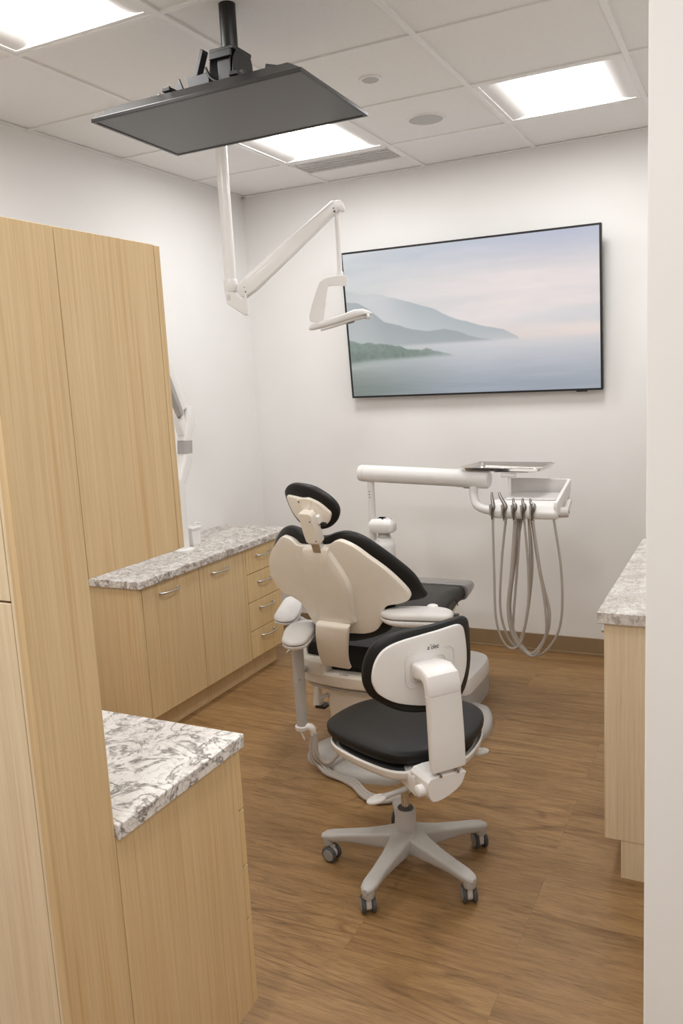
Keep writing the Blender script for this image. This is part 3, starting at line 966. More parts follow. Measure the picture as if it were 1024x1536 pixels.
b.loft([prect((AX, -1.150, 1.505), (0, 0, -1), 0.02, 0.02), prect((AX, -1.150, 1.43), (0, 0.3, -1), 0.022, 0.026), prect((AX, -1.125, 1.37), (0, 0.2, -1), 0.022, 0.030)])
b.build('joint_fork', M_WMATTE, t, bevel=0.002)
MB().lathe([(0.010, 0.0), (0.010, 0.006)], (AX + 0.014, -1.172, 1.463), (1, -0.3, 0), 12).build('pivot_screw', M_TRAYP, t)
MB().loft([prect((AX, -1.120, 1.336), (0, 0, -1), 0.029, 0.0355), prect((AX, -1.126, 1.272), (0, 0, -1), 0.029, 0.0355)]).build('grey_band', M_BAND, t)
b = MB()
b.loft([prect((AX, -1.126, 1.272), (0, 0, -1), 0.028, 0.034), prect((AX, -1.134, 1.228), (0, -0.25, -1), 0.028, 0.036), prect((AX, -1.170, 1.175), (0, -0.5, -1), 0.028, 0.034), prect((AX, -1.195, 1.130), (0, -0.3, -1), 0.028, 0.030)])
b.build('elbow', M_WMATTE, t, bevel=0.002)
MB().lathe([(0.030, 0.771), (0.030, 1.145)], (AX, -1.200, 0), seg=24).build('column', M_WMATTE, t)
MB().lathe([(0.055, 0.771), (0.055, 0.779), (0.034, 0.786)], (AX, -1.200, 0), seg=28).build('foot_plate', M_WMATTE, t)
b = MB()
b.tube([(AX, -1.34, 1.96), (0.12, -1.38, 2.0), (0.0, -1.38, 2.0)], 0.026, 14)
b.box((0.0, -1.48, 1.90), (0.025, -1.28, 2.10))
b.build('wall_mount', M_WMATTE, t, bevel=0.002)
t = thing('supply_box', 'small white box on the far granite counter beside the tall cabinet', 'box', (0.20, -1.05, 0.771))
MB().prism([(-0.034, 0), (0.034, 0), (0.040, 0.088), (-0.040, 0.088)], (0.20, -1.055, 0.7712), Y, Z, X, -0.03, 0.03).build('body', M_WMATTE, t, bevel=0.003)
b = MB()
b.box((0.165, -1.10, 0.859), (0.235, -1.010, 0.869))
b.tube([(0.20, -1.035, 0.868), (0.205, -1.025, 0.885), (0.212, -0.995, 0.878)], 0.005, 8, smooth=4)
b.build('lid', M_WMATTE, t, bevel=0.002)

# ------------------------------------------------------------ dental chair
az, rr_ = math.radians(84), math.radians(16)
ca = Vector((math.cos(az), math.sin(az), 0))
cw = Vector((math.sin(az), -math.cos(az), 0))
cbk = -ca * math.sin(rr_) + Z * math.cos(rr_)
cn = ca * math.cos(rr_) + Z * math.sin(rr_)
CP = Vector((1.445, -1.756, 0.45))
KB = 0.9
chair = thing('dental_chair', 'black and ivory dental patient chair in the middle of the room', 'dental chair', (1.47, -1.35, 0))
shell = [(-0.312, 0.468), (-0.234, 0.541), (-0.190, 0.574), (-0.155, 0.577), (-0.130, 0.569), (-0.105, 0.554), (-0.05, 0.558), (0.0, 0.562), (0.040, 0.566),
         (0.070, 0.582), (0.100, 0.586), (0.148, 0.557), (0.191, 0.511), (0.238, 0.457), (0.277, 0.397), (0.302, 0.345), (0.300, 0.315),
         (0.270, 0.303), (0.225, 0.300), (0.203, 0.278), (0.193, 0.235), (0.165, 0.196), (0.122, 0.181), (0.067, 0.180), (0.0, 0.175), (-0.060, 0.168), (-0.105, 0.180),
         (-0.140, 0.230), (-0.165, 0.275), (-0.225, 0.290), (-0.300, 0.283), (-0.372, 0.315), (-0.378, 0.370), (-0.350, 0.425)]
bs = MB().pillow(shell, CP, cw, cbk, cn, 0.030, 0.006, k=KB, p=6, smooth=4, c=(0.0, 0.38)).build('backrest_shell', M_SHELL, chair)
cush = [(-0.335, 0.470), (-0.250, 0.560), (-0.185, 0.598), (-0.130, 0.600), (-0.085, 0.585), (0.0, 0.580), (0.050, 0.595),
        (0.100, 0.602), (0.155, 0.580), (0.208, 0.530), (0.262, 0.465), (0.308, 0.395), (0.330, 0.325), (0.335, 0.292),
        (0.270, 0.288), (0.225, 0.270), (0.208, 0.190), (0.160, 0.150), (0.0, 0.110), (-0.130, 0.130), (-0.185, 0.215), (-0.250, 0.270), (-0.330, 0.270), (-0.395, 0.320), (-0.392, 0.390)]
MB().pillow(cush, CP + cn * 0.045, cw, cbk, cn, 0.050, 0.030, k=KB, p=3.0, smooth=4, c=(0.0, 0.38), dish=0.01).build('backrest_cushion', M_BLACK, chair)
spine = [(-0.060, 0.556), (0.040, 0.562), (0.050, 0.548), (0.072, 0.500), (0.095, 0.442), (0.106, 0.393), (0.103, 0.334), (0.094, 0.270), (0.084, 0.228),
         (-0.054, 0.212), (-0.062, 0.26), (-0.072, 0.317), (-0.083, 0.391), (-0.087, 0.463), (-0.076, 0.53)]
b = MB()
poly = cr(spine, 3, True)
c0 = (0.005, 0.40)
rings = []
for s, off in ((1.0, 0.004), (1.0, -0.010), (0.975, -0.018), (0.93, -0.022), (0.6, -0.024), (0.25, -0.0245), (0.05, -0.025)):
    rings.append([CP + cw * (c0[0] + s * (q[0] - c0[0])) + cbk * (c0[1] + s * (q[1] - c0[1])) + cn * (off + KB * 0.5 * (c0[0] + s * (q[0] - c0[0])) ** 2) for q in poly])
b.loft(rings)
b.build('spine_cover', M_SHELL, bs)
# curved link between the back and the housing
b = MB()
lk = [(0.238, -0.034), (0.225, -0.040), (0.170, -0.044), (0.110, -0.040), (0.060, -0.028), (0.020, -0.010)]
rings = []
for (vv0, nn0) in cr(lk, 4):
    wl = 0.071 + 0.010 * math.cos((vv0 - 0.02) / 0.218 * math.pi)*-1*0.5
    cen = CP + cw * (0.008 - 0.052 * (0.238 - vv0) / 0.238) + cbk * vv0 + cn * nn0
    rings.append([cen + cw * q[0] + cn * q[1] for q in rrect(wl, 0.012, 0.009, 3)])
b.loft(rings)
b.build('back_link', M_SHELL, chair)
# headrest
hr = [(-0.121, 0.764), (-0.087, 0.795), (-0.043, 0.803), (0.015, 0.795), (0.061, 0.768), (0.094, 0.733), (0.103, 0.698), (0.086, 0.661), (0.050, 0.637), (-0.001, 0.630), (-0.060, 0.637), (-0.100, 0.675), (-0.119, 0.722)]
hr = [(-0.012 + (q[0] + 0.010) * 1.05 - 0.010, 0.711 + (q[1] - 0.717) * 1.06) for q in hr]
head = MB().pillow(hr, CP + cn * 0.030, cw, cbk, cn, 0.045, 0.014, k=1.2, p=2.8, smooth=5).build('headrest', M_BLACK, chair)
hs_ = [(-0.108, 0.758), (-0.070, 0.762), (-0.020, 0.758), (0.010, 0.760), (0.052, 0.740), (0.080, 0.712), (0.092, 0.690), (0.076, 0.656), (0.047, 0.641), (0.0, 0.637), (-0.052, 0.644), (-0.090, 0.682), (-0.106, 0.722)]
hs_ = [(-0.018 + (q[0] + 0.010) * 0.94 - 0.004, 0.704 + (q[1] - 0.705) * 0.95) for q in hs_]
MB().pillow(hs_, CP + cn * 0.014, cw, cbk, cn, 0.010, 0.008, k=1.2, p=6, smooth=4).build('headrest_shell', M_SHELL, head)
b = MB()
yk = [(-0.052, 0.752), (0.005, 0.752), (-0.002, 0.722), (-0.018, 0.705), (-0.034, 0.705), (-0.046, 0.722)]
b.prism(cr(yk, 4, True), CP, cw, cbk, cn, 0.004, 0.018)
b.tube([CP + cw * -0.040 + cbk * 0.705 + cn * 0.005, CP + cw * -0.030 + cbk * 0.690 + cn * -0.006], 0.006, 10)
b.tube([CP + cw * 0.004 + cbk * 0.712 + cn * 0.005, CP + cw * 0.006 + cbk * 0.690 + cn * -0.006], 0.006, 10)
b.build('headrest_yoke', M_SHELL, head, bevel=0.002)
b = MB()
lev = [(0.020, 0.695), (0.034, 0.690), (0.036, 0.660), (0.020, 0.655)]
b.prism(lev, CP, cw, cbk, cn, -0.010, 0.012)
b.build('release_lever', M_WPLAST, head, bevel=0.004)
MB().prism([(0.030, 0.662), (0.050, 0.660), (0.052, 0.648), (0.030, 0.648)], CP, cw, cbk, cn, 0.0, 0.014).build('lever_pivot', M_BMETAL, head, bevel=0.002)
b = MB()
gb = [(-0.040, 0.706), (-0.030, 0.715), (0.012, 0.713), (0.022, 0.704), (0.034, 0.598), (0.028, 0.585), (-0.020, 0.585), (-0.030, 0.592), (-0.034, 0.62)]
b.prism(gb, CP, cw, cbk, cn, -0.034, 0.004)
b.build('glide_bar_cover', M_SHELL, head, bevel=0.006, seg=3)
for q in ((0.010, 0.680), (0.018, 0.600)):
    MB().lathe([(0.0028, 0), (0.0028, 0.0015)], CP + cw * q[0] + cbk * q[1] - cn * 0.034, -cn, 8).build('screw', M_MARK, head)
MB().lathe([(0.0035, 0), (0.0035, 0.0015)], CP + cw * -0.048 + cbk * 0.742 + cn * 0.004, -cn, 8).build('screw', M_MARK, head)
MB().prism([(-0.018, 0.590), (0.022, 0.590), (0.020, 0.545), (-0.014, 0.545)], CP, cw, cbk, cn, -0.024, 0.004).build('glide_bar', M_NICKEL, head, bevel=0.002)

# seat and leg rest run straight along the room
SX = 1.425
def seat_ring(y, hw_, z0, z1, r=0.04, cx=SX):
    return [Vector((cx + q[0], y, (z0 + z1) / 2 + q[1])) for q in rrect(hw_, (z1 - z0) / 2, min(r, (z1 - z0) / 2 * 0.98), 5)]
b = MB()
b.loft([seat_ring(-1.690, 0.13, 0.43, 0.50, 0.03), seat_ring(-1.680, 0.20, 0.405, 0.525), seat_ring(-1.640, 0.23, 0.40, 0.540), seat_ring(-1.40, 0.235, 0.40, 0.535),
        seat_ring(-1.22, 0.215, 0.41, 0.535), seat_ring(-1.16, 0.20, 0.42, 0.53)])
st = b.build('seat_cushion', M_BLACK, chair)
b = MB()
b.loft([seat_ring(-1.185, 0.195, 0.42, 0.535), seat_ring(-1.12, 0.200, 0.40, 0.550), seat_ring(-0.98, 0.192, 0.42, 0.566, 0.06), seat_ring(-0.91, 0.190, 0.455, 0.570, 0.05),
        seat_ring(-0.85, 0.196, 0.488, 0.568, 0.035), seat_ring(-0.76, 0.212, 0.498, 0.566, 0.03)])
lg = b.build('leg_rest', M_DGREY, chair)
b = MB()
b.tube(cr([(SX + 0.201, -1.10, 0.50), (SX + 0.198, -1.02, 0.528), (SX + 0.193, -0.93, 0.530), (SX + 0.193, -0.885, 0.515), (SX + 0.190, -0.86, 0.485)], 5), 0.0022, 8)
b.build('seam', M_BLACK, lg)
b = MB()
b.loft([seat_ring(-0.790, 0.219, 0.495, 0.570, 0.03), seat_ring(-0.70, 0.212, 0.497, 0.562, 0.03), seat_ring(-0.615, 0.198, 0.500, 0.552, 0.03), seat_ring(-0.590, 0.180, 0.508, 0.545, 0.02)])
b.build('toe_cover', M_TOE, lg)
b = MB()
b.loft([seat_ring(-1.05, 0.19, 0.40, 0.47, 0.02), seat_ring(-0.80, 0.17, 0.470, 0.497, 0.012), seat_ring(-0.68, 0.15, 0.480, 0.502, 0.012)])
b.build('leg_rest_frame', M_SHELL, lg)

# plastic housing under the seat
def ring_xy(pts, z, s=1.0, c=(1.44, -1.35)):
    return [Vector((c[0] + (p_[0] - c[0]) * s, c[1] + (p_[1] - c[1]) * s, z)) for p_ in pts]
ho = [(1.115, -1.50), (1.130, -1.60), (1.180, -1.69), (1.27, -1.725), (1.40, -1.745), (1.55, -1.740), (1.66, -1.71), (1.745, -1.64), (1.775, -1.53), (1.76, -1.30), (1.70, -1.12), (1.44, -1.06), (1.18, -1.12), (1.12, -1.30)]
hop = cr(ho, 4, True)
b = MB()
b.loft([ring_xy(hop, 0.350, 0.82), ring_xy(hop, 0.352, 0.95), ring_xy(hop, 0.362, 0.985), ring_xy(hop, 0.385, 1.0), ring_xy(hop, 0.405, 1.0), ring_xy(hop, 0.412, 0.985), ring_xy(hop, 0.414, 0.93), ring_xy(hop, 0.414, 0.3)])
hs0 = b.build('seat_housing', M_SHELL, chair)
for s in (-1, 1):
    b = MB()
    cx = 1.445
    sh = [(s * 0.125, -1.742), (s * 0.20, -1.728), (s * 0.262, -1.70), (s * 0.318, -1.60), (s * 0.328, -1.44), (s * 0.24, -1.36), (s * 0.15, -1.50), (s * 0.10, -1.66)]
    lo_ = [Vector((cx + p_[0], p_[1], 0.395)) for p_ in sh]
    m_ = [Vector((cx + p_[0], p_[1], 0.455)) for p_ in sh]
    cxx, cyy = cx + s * 0.21, -1.56
    hi_ = [Vector((cxx + (cx + p_[0] - cxx) * 0.88, cyy + (p_[1] - cyy) * 0.90, 0.470)) for p_ in sh]
    rg = [lo_, m_, hi_]
    if s > 0:
        pass
    else:
        rg = [r__[::-1] for r__ in rg]
    b.loft(rg)
    b.build('housing_shoulder', M_SHELL, hs0, bevel=0.008, seg=3)
text_part('logo_mark', "a'dec", (1.395, -1.738, 0.4150), X, (Y + Z * 0.0).normalized(), 0.020, hs0, M_TRAYP, 0.2, 0.0003)
# slim metal tray and lift column under the housing
b = MB()
b.loft([ring_xy(hop, 0.322, 0.86), ring_xy(hop, 0.326, 0.90), ring_xy(hop, 0.340, 0.91), ring_xy(hop, 0.346, 0.86)])
b.build('lift_plate', M_LGREY, chair)
co = cr([(1.235, -1.50), (1.30, -1.62), (1.44, -1.66), (1.58, -1.62), (1.64, -1.50), (1.64, -1.25), (1.56, -1.10), (1.32, -1.10), (1.235, -1.25)], 4, True)
b = MB()
b.loft([ring_xy(co, 0.065, 1.0), ring_xy(co, 0.16, 1.0), ring_xy(co, 0.24, 1.04), ring_xy(co, 0.324, 1.06)])
b.build('lift_column', M_SHELL, chair)
b = MB()
b.loft([[Vector(c_) + q[0] * Vector((0.45, -0.89, 0)) * 1.0 + q[1] * Z for q in rrect(0.014, 0.007, 0.006, 3)] for c_ in ((1.33, -1.60, 0.300), (1.285, -1.615, 0.276), (1.235, -1.63, 0.250))])
b.build('release_lever', M_LGREY, chair, bevel=0.001)
b = MB()
b.loft([[Vector((1.16 + q[0], -1.50 + q[1], z_)) for q in rrect(r_, r_, r_ * 0.7, 3)] for r_, z_ in ((0.021, 0.165), (0.017, 0.22), (0.010, 0.27), (0.008, 0.32))])
b.build('cable_guard', M_WMATTE, chair, bevel=0.002)
b = MB().box((1.155, -1.525, 0.155), (1.205, -1.47, 0.168)).build('cable_clamp', M_BMETAL, chair, bevel=0.002)
# floor plate
pl = [(1.195, -1.66), (1.225, -1.57), (1.290, -1.45), (1.30, -1.15), (1.42, -0.98), (1.60, -0.93), (1.76, -0.955), (1.815, -1.01), (1.855, -1.13), (1.86, -1.26), (1.80, -1.40), (1.73, -1.62), (1.66, -1.77), (1.58, -1.81), (1.45, -1.815), (1.33, -1.775), (1.22, -1.725)]
plp = cr(pl, 4, True)
b = MB()
b.loft([ring_xy(plp, 0.0, 1.0, (1.53, -1.38)), ring_xy(plp, 0.018, 1.0, (1.53, -1.38)), ring_xy(plp, 0.034, 0.985, (1.53, -1.38)), ring_xy(plp, 0.046, 0.94, (1.53, -1.38)), ring_xy(plp, 0.060, 0.60, (1.53, -1.38)), ring_xy(plp, 0.064, 0.3, (1.53, -1.38))])
b.build('floor_plate', M_GREYP, chair)
b = MB()
pm = cr([(1.50, -0.86), (1.50, -0.66), (1.58, -0.60), (1.68, -0.635), (1.715, -0.72), (1.72, -0.90), (1.70, -1.05), (1.55, -1.05)], 4, True)
b.loft([ring_xy(pm, 0.0, 1.0, (1.6, -0.83)), ring_xy(pm, 0.105, 1.0, (1.6, -0.83))])
b.build('pump_base', M_GREYP, chair)
b = MB()
b.loft([ring_xy(pm, 0.105, 1.02, (1.6, -0.83)), ring_xy(pm, 0.150, 1.02, (1.6, -0.83)), ring_xy(pm, 0.172, 0.96, (1.6, -0.83)), ring_xy(pm, 0.182, 0.80, (1.6, -0.83)), ring_xy(pm, 0.185, 0.3, (1.6, -0.83))])
b.build('pump_cover', M_WMATTE, chair)

def arm_pad(outline, z0, z1, name, tilt=None):
    c_ = (sum(p_[0] for p_ in outline) / len(outline), sum(p_[1] for p_ in outline) / len(outline))
    o2 = cr([(p_[0] - c_[0], p_[1] - c_[1]) for p_ in outline], 5, True)
    O_ = Vector((c_[0], c_[1], (z0 + z1) / 2))
    n_ = Z
    u_, w_ = X, Y
    if tilt:
        Rr = Matrix.Rotation(tilt[1], 3, Vector(tilt[0]))
        n_, u_, w_ = Rr @ Z, Rr @ X, Rr @ Y
    hh_ = (z1 - z0) / 2
    p1 = MB().pillow(o2, O_ + n_ * hh_ * 0.2, u_, w_, n_, hh_ * 0.8, hh_ * 0.15, p=3.2, smooth=0).build(name, M_PAD, chair)
    MB().pillow([(q[0] * 0.985, q[1] * 0.985) for q in o2], O_ - n_ * hh_ * 0.1, u_, w_, n_, hh_ * 0.10, hh_ * 0.85, p=3.0, smooth=0).build('pad_base', M_WMATTE, p1)
    return p1

# patient's left-hand armrest (right in the photo)
pr = [(1.632, -1.825), (1.636, -1.780), (1.680, -1.748), (1.765, -1.722), (1.850, -1.712), (1.893, -1.735), (1.905, -1.790), (1.885, -1.825), (1.800, -1.845), (1.690, -1.860)]
pr_p = arm_pad(pr, 0.670, 0.738, 'armrest')
b = MB()
b.loft([[Vector((cx_ + q[0], cy0 + q[1], z_)) for q in rrect(wx, wy, min(wx, wy) * 0.8, 4)] for cx_, cy0, wx, wy, z_ in ((1.800, -1.775, 0.060, 0.035, 0.680), (1.800, -1.765, 0.040, 0.030, 0.650), (1.800, -1.715, 0.036, 0.030, 0.58), (1.795, -1.66, 0.040, 0.034, 0.48), (1.760, -1.60, 0.045, 0.040, 0.41))])
b.build('armrest_post', M_WMATTE, pr_p)
b = MB()
b.lathe([(0.022, 0), (0.020, 0.006), (0.012, 0.010), (0.001, 0.011)], (1.815, -1.745, 0.736), Z, 20)
b.build('pad_button', M_WMATTE, pr_p)
b = MB()
b.prism([(1.835, 0.690), (1.890, 0.690), (1.860, 0.600), (1.815, 0.520), (1.780, 0.520)], (0, -1.66, 0), X, Z, Y, -0.012, 0.012)
b.build('armrest_bracket', M_DGREY, pr_p, bevel=0.004)
# far left armrest
pf = [(1.080, -1.700), (1.030, -1.570), (0.985, -1.440), (1.000, -1.395), (1.045, -1.400), (1.100, -1.490), (1.160, -1.620), (1.182, -1.710), (1.155, -1.745), (1.110, -1.735)]
pf_p = arm_pad(pf, 0.590, 0.642, 'armrest')
b = MB()
b.tube([(1.105, -1.60, 0.596), (1.150, -1.56, 0.555), (1.235, -1.52, 0.490)], 0.024, 14)
b.build('armrest_strut', M_LGREY, pf_p)
# assistant's arm: pad on a hanging post with hoses to the floor plate
pn = [(1.236, -1.900), (1.196, -1.805), (1.190, -1.725), (1.225, -1.672), (1.275, -1.680), (1.312, -1.760), (1.345, -1.880), (1.350, -1.940), (1.310, -1.968), (1.262, -1.945)]
pn_p = arm_pad(pn, 0.570, 0.628, 'assistant_armrest')
b = MB()
b.lathe([(0.0215, 0.205), (0.0235, 0.40), (0.0245, 0.585)], (1.258, -1.826, 0), seg=24)
b.build('hanging_post', M_GREYP, pn_p)
b = MB()
b.lathe([(0.026, 0.195), (0.028, 0.200), (0.028, 0.212), (0.024, 0.214)], (1.256, -1.826, 0), seg=24)
b.build('post_foot', M_WMATTE, pn_p)
b = MB()
b.tube([(1.262, -1.828, 0.203), (1.282, -1.820, 0.208), (1.296, -1.812, 0.196), (1.298, -1.811, 0.170)], [0.014, 0.016, 0.016, 0.011], 14, smooth=4)
b.tube([(1.250, -1.832, 0.196), (1.262, -1.834, 0.178), (1.272, -1.838, 0.156)], [0.006, 0.005, 0.0015], 8)
b.build('hose_elbow', M_WMATTE, pn_p)
b = MB()
b.tube([(1.236, -1.83, 0.530), (1.222, -1.832, 0.532), (1.214, -1.834, 0.522)], 0.005, 8, smooth=4)
b.lathe([(0.0035, 0), (0.0035, 0.002)], (1.272, -1.848, 0.42), (0.5, -0.8, 0), 8)
b.build('hook', M_CHROME, pn_p)
MB().tube([(1.257, -1.822, 0.445), (1.235, -1.760, 0.430), (1.215, -1.680, 0.400)], 0.013, 12).build('support_bar', M_GREYP, pn_p)
for k in range(4):
    e = k * 0.013
    b = MB()
    if k < 3:
        b.tube([(1.298 + e * .5, -1.812, 0.180), (1.286 + e, -1.816, 0.120), (1.290 + e, -1.815, 0.070 + e * .6), (1.315 + e * .8, -1.808 + e * .3, 0.035 + e), (1.36, -1.825 + e, 0.017), (1.43, -1.838 + e * 1.3, 0.011),
                (1.50, -1.872 + e * 1.4, 0.011), (1.56, -1.925 + e * 1.4, 0.011), (1.61, -1.950 + e * 1.4, 0.011), (1.67, -1.94 + e * 1.5, 0.011), (1.72, -1.87 + e, 0.012), (1.73, -1.78, 0.03)], 0.0085, 10, smooth=6)
    else:
        b.tube([(1.306, -1.812, 0.180), (1.304, -1.815, 0.12), (1.325, -1.81, 0.070), (1.355, -1.80, 0.052), (1.385, -1.785, 0.078), (1.415, -1.765, 0.115), (1.44, -1.73, 0.15), (1.46, -1.66, 0.18)], 0.009, 10, smooth=6)
    b.build('floor_hose', M_HOSE, pn_p)

# ------------------------------------------------------------ delivery unit behind the chair
t = thing('delivery_unit', 'white dental delivery arm with instrument holder and hanging hoses', 'dental unit', (1.128, -0.75, 0))
MB().lathe([(0.045, 0.0), (0.045, 0.02), (0.028, 0.03), (0.026, 0.66)], (1.128, -0.75, 0), seg=24).build('base_post', M_WMATTE, t)
MB().lathe([(0.0205, 0.64), (0.0185, 1.04), (0.0185, 1.086)], (1.128, -0.75, 0), seg=24).build('post', M_WMATTE, t)
for z_ in (1.030, 1.015, 1.0):
    MB().lathe([(0.003, 0), (0.003, 0.001)], (1.126, -0.769, z_), (0, -1, 0), 8).build('screw', M_MARK, t)
a0, a1 = Vector((1.070, -0.75, 1.124)), Vector((1.765, -0.78, 1.098))
d_ = (a1 - a0).normalized()
L_ = (a1 - a0).length
b = MB()
b.tube([a0 - d_ * 0.004, a0, a0 + d_ * 0.012, a0 + d_ * 0.30, a0 + d_ * (L_ - 0.16), a0 + d_ * (L_ - 0.158), a0 + d_ * (L_ - 0.012), a0 + d_ * L_],
       [0.032, 0.040, 0.0435, 0.0435, 0.0435, 0.0450, 0.0455, 0.038], 28)
b.build('arm', M_WPLAST, t)
MB().tube([a0 + d_ * 0.028, a0 + d_ * 0.030], 0.0442, 28).build('arm_ring', M_PAD, t)
MB().obox(a0 + d_ * (L_ - 0.10) - Z * 0.043, (d_, Y, Z), (0.03, 0.012, 0.005)).build('arm_stop', M_TRAYP, t, bevel=0.002)
b = MB()
b.tube([(1.690, -0.79, 1.065), (1.692, -0.80, 1.02), (1.715, -0.82, 0.978), (1.765, -0.84, 0.962), (1.82, -0.86, 0.962)], 0.021, 18, smooth=5)
b.build('elbow_tube', M_WMATTE, t)
# instrument head
YH0, YH1 = -0.975, -0.665
b = MB()
# body: rounded front roll running along x with a sloped deck behind
prof = [(YH0, 0.990), (YH0 - 0.012, 0.975), (YH0 - 0.008, 0.955), (YH0 + 0.012, 0.944), (YH0 + 0.12, 0.938), (YH1, 0.972), (YH1, 0.990), (YH0 + 0.10, 1.018), (YH0 + 0.03, 1.016)]
xs = [1.815, 1.822, 1.845, 2.115, 2.123]
sc = [0.72, 0.9, 1.0, 1.0, 0.93]
cy_, cz_ = -0.85, 0.975
b.loft([[Vector((x_ - 0.10 * (p_[0] - YH0), cy_ + (p_[0] - cy_) * s_, cz_ + (p_[1] - cz_) * s_)) for p_ in cr(prof, 3, True)] for x_, s_ in zip(xs, sc)])
hb = b.build('instrument_head', M_WMATTE, t)
b = MB()
b.prism([(1.835, 0.99), (2.118, 0.99), (2.128, 1.082), (2.122, 1.088), (1.845, 1.092), (1.838, 1.086)], (0, YH1, 0), X, Z, Y, -0.006, 0.004)
b.build('deck_back_lip', M_WMATTE, hb, bevel=0.003)
b = MB()
b.prism([(YH0 + 0.004, 0.960), (YH0 - 0.004, 1.000), (YH0 + 0.004, 1.022), (YH0 + 0.018, 1.024), (YH1 - 0.012, 1.086), (YH1 + 0.004, 1.082), (YH1 + 0.004, 1.030), (YH0 + 0.09, 0.962)], (2.112, 0, 0), Y, Z, X, -0.002, 0.014)
b.build('deck_side_lip', M_WMATTE, hb, bevel=0.004)
b = MB()
b.tube([(2.105, -0.90, 0.965), (2.158, -0.89, 0.968)], 0.024, 20)
b.obox((2.148, -0.85, 0.985), ((1, 0, 0), (0, 1, 0.5), (0, -0.5, 1)), (0.008, 0.045, 0.012))
b.build('pivot_knob', M_PAD, hb, bevel=0.004)
MB().lathe([(0.008, 0), (0.008, 0.004)], (2.158, -0.89, 0.968), (1, 0, 0), 14).build('pivot_screw', M_TRAYP, hb)
MB().obox((1.985, -0.80, 1.0245), (X, (0, 1, 0.02), Z), (0.115, 0.10, 0.0008)).build('deck_mat', M_WPLAST, hb)
# instruments
ix = [1.838, 1.893, 1.938, 1.980, 2.022]
for k, x_ in enumerate(ix):
    b = MB()
    tall = k < 2
    lean = (-0.004, -0.026, -0.006, -0.006, -0.014)[k]
    top = 1.066 if tall else 1.040
    b.tube([(x_ + lean, YH0 - 0.004, top), (x_ + lean * .7, YH0 - 0.010, top - 0.02), (x_ + 0.004, YH0 - 0.018, 1.012), (x_ + 0.004, YH0 - 0.020, 0.995), (x_ - 0.002, YH0 - 0.020, 0.975), (x_, YH0 - 0.018, 0.945)],
           [0.005, 0.007, 0.0095, 0.0105, 0.007, 0.0065], 12, smooth=4)
    ins = b.build('instrument', M_INSTR, t)
    b = MB()
    b.tube([(x_, YH0 - 0.018, 0.953), (x_, YH0 - 0.014, 0.936)], 0.0072, 12)
    b.obox((x_ - 0.012, YH0 - 0.006, 0.985), (X, Y, Z), (0.004, 0.012, 0.026))
    b.build('holder_clip', M_LGREY, ins, bevel=0.001)
# hoses: loops hanging from the instruments back to the underside
YH = -0.93
hz = [
 [(1.838, 0.945), (1.836, 0.70), (1.836, 0.48), (1.862, 0.368), (1.905, 0.325), (1.950, 0.372), (1.980, 0.55), (1.990, 0.74), (1.984, 0.945)],
 [(1.893, 0.945), (1.866, 0.74), (1.852, 0.52), (1.876, 0.39), (1.922, 0.330), (1.960, 0.43), (1.986, 0.60), (1.995, 0.76), (1.976, 0.945)],
 [(1.938, 0.945), (1.914, 0.70), (1.892, 0.52), (1.912, 0.38), (1.982, 0.300), (2.050, 0.375), (2.072, 0.50), (2.032, 0.68), (1.994, 0.945)],
 [(1.980, 0.945), (1.990, 0.77), (1.990, 0.60), (1.976, 0.48), (1.950, 0.39), (1.921, 0.338), (1.905, 0.42), (1.927, 0.70), (1.945, 0.945)],
 [(2.022, 0.945), (2.040, 0.75), (2.066, 0.54), (2.062, 0.40), (2.002, 0.298), (1.930, 0.36), (1.894, 0.49), (1.912, 0.70), (1.936, 0.945)],
 [(2.108, 0.950), (2.136, 0.72), (2.134, 0.50), (2.092, 0.37), (2.004, 0.292), (1.916, 0.378), (1.888, 0.52), (1.910, 0.70), (1.948, 0.945)],
]
for k, hp in enumerate(hz):
    n_ = len(hp)
    pts = [(x_, YH0 - 0.016 + 0.075 * (i_ / (n_ - 1)) + 0.008 * ((k * 3) % 4), z_) for i_, (x_, z_) in enumerate(hp)]
    MB().tube(pts, 0.0082 if k == 2 else 0.0056, 10, smooth=7).build('hose', M_HOSE, t)
# tray bracket
b = MB()
b.lathe([(0.0075, 1.000), (0.0075, 1.118)], (1.868, -0.80, 0), seg=14)
b.build('tray_post', M_WMATTE, t)
b = MB()
b.tube([(1.834, -0.825, 1.126), (1.900, -0.800, 1.126)], 0.013, 14)
b.build('tray_clamp', M_WPLAST, t, bevel=0.002)
b = MB()
b.box((1.80, -0.83, 1.136), (1.96, -0.62, 1.1395))
b.build('tray_support', M_WMATTE, t)
# water bottle unit
b = MB()
b.loft([[Vector((1.205 + q[0], -0.80 + q[1], z_)) for q in rrect(wx, wy, 0.030, 5)] for wx, wy, z_ in ((0.060, 0.045, 0.828), (0.066, 0.050, 0.835), (0.068, 0.052, 0.868), (0.066, 0.050, 0.878), (0.052, 0.036, 0.896), (0.020, 0.012, 0.902))])
b.box((1.135, -0.80, 0.835), (1.150, -0.76, 0.870))
b.build('bottle_cap_housing', M_WPLAST, t)
b = MB()
b.lathe([(0.028, 0.832), (0.030, 0.826), (0.030, 0.812), (0.034, 0.806), (0.034, 0.800)][::-1], (1.212, -0.80, 0), seg=24)
b.build('bottle_collar', M_GREYP, t)
b = MB()
b.lathe([(0.050, 0.56), (0.055, 0.57), (0.056, 0.76), (0.052, 0.778), (0.036, 0.796), (0.030, 0.802)], (1.212, -0.80, 0), seg=28)
b.build('water_bottle', M_WMATTE, t)
MB().box((1.14, -0.79, 0.845), (1.16, -0.765, 0.862)).build('bottle_bracket', M_TRAYP, t)

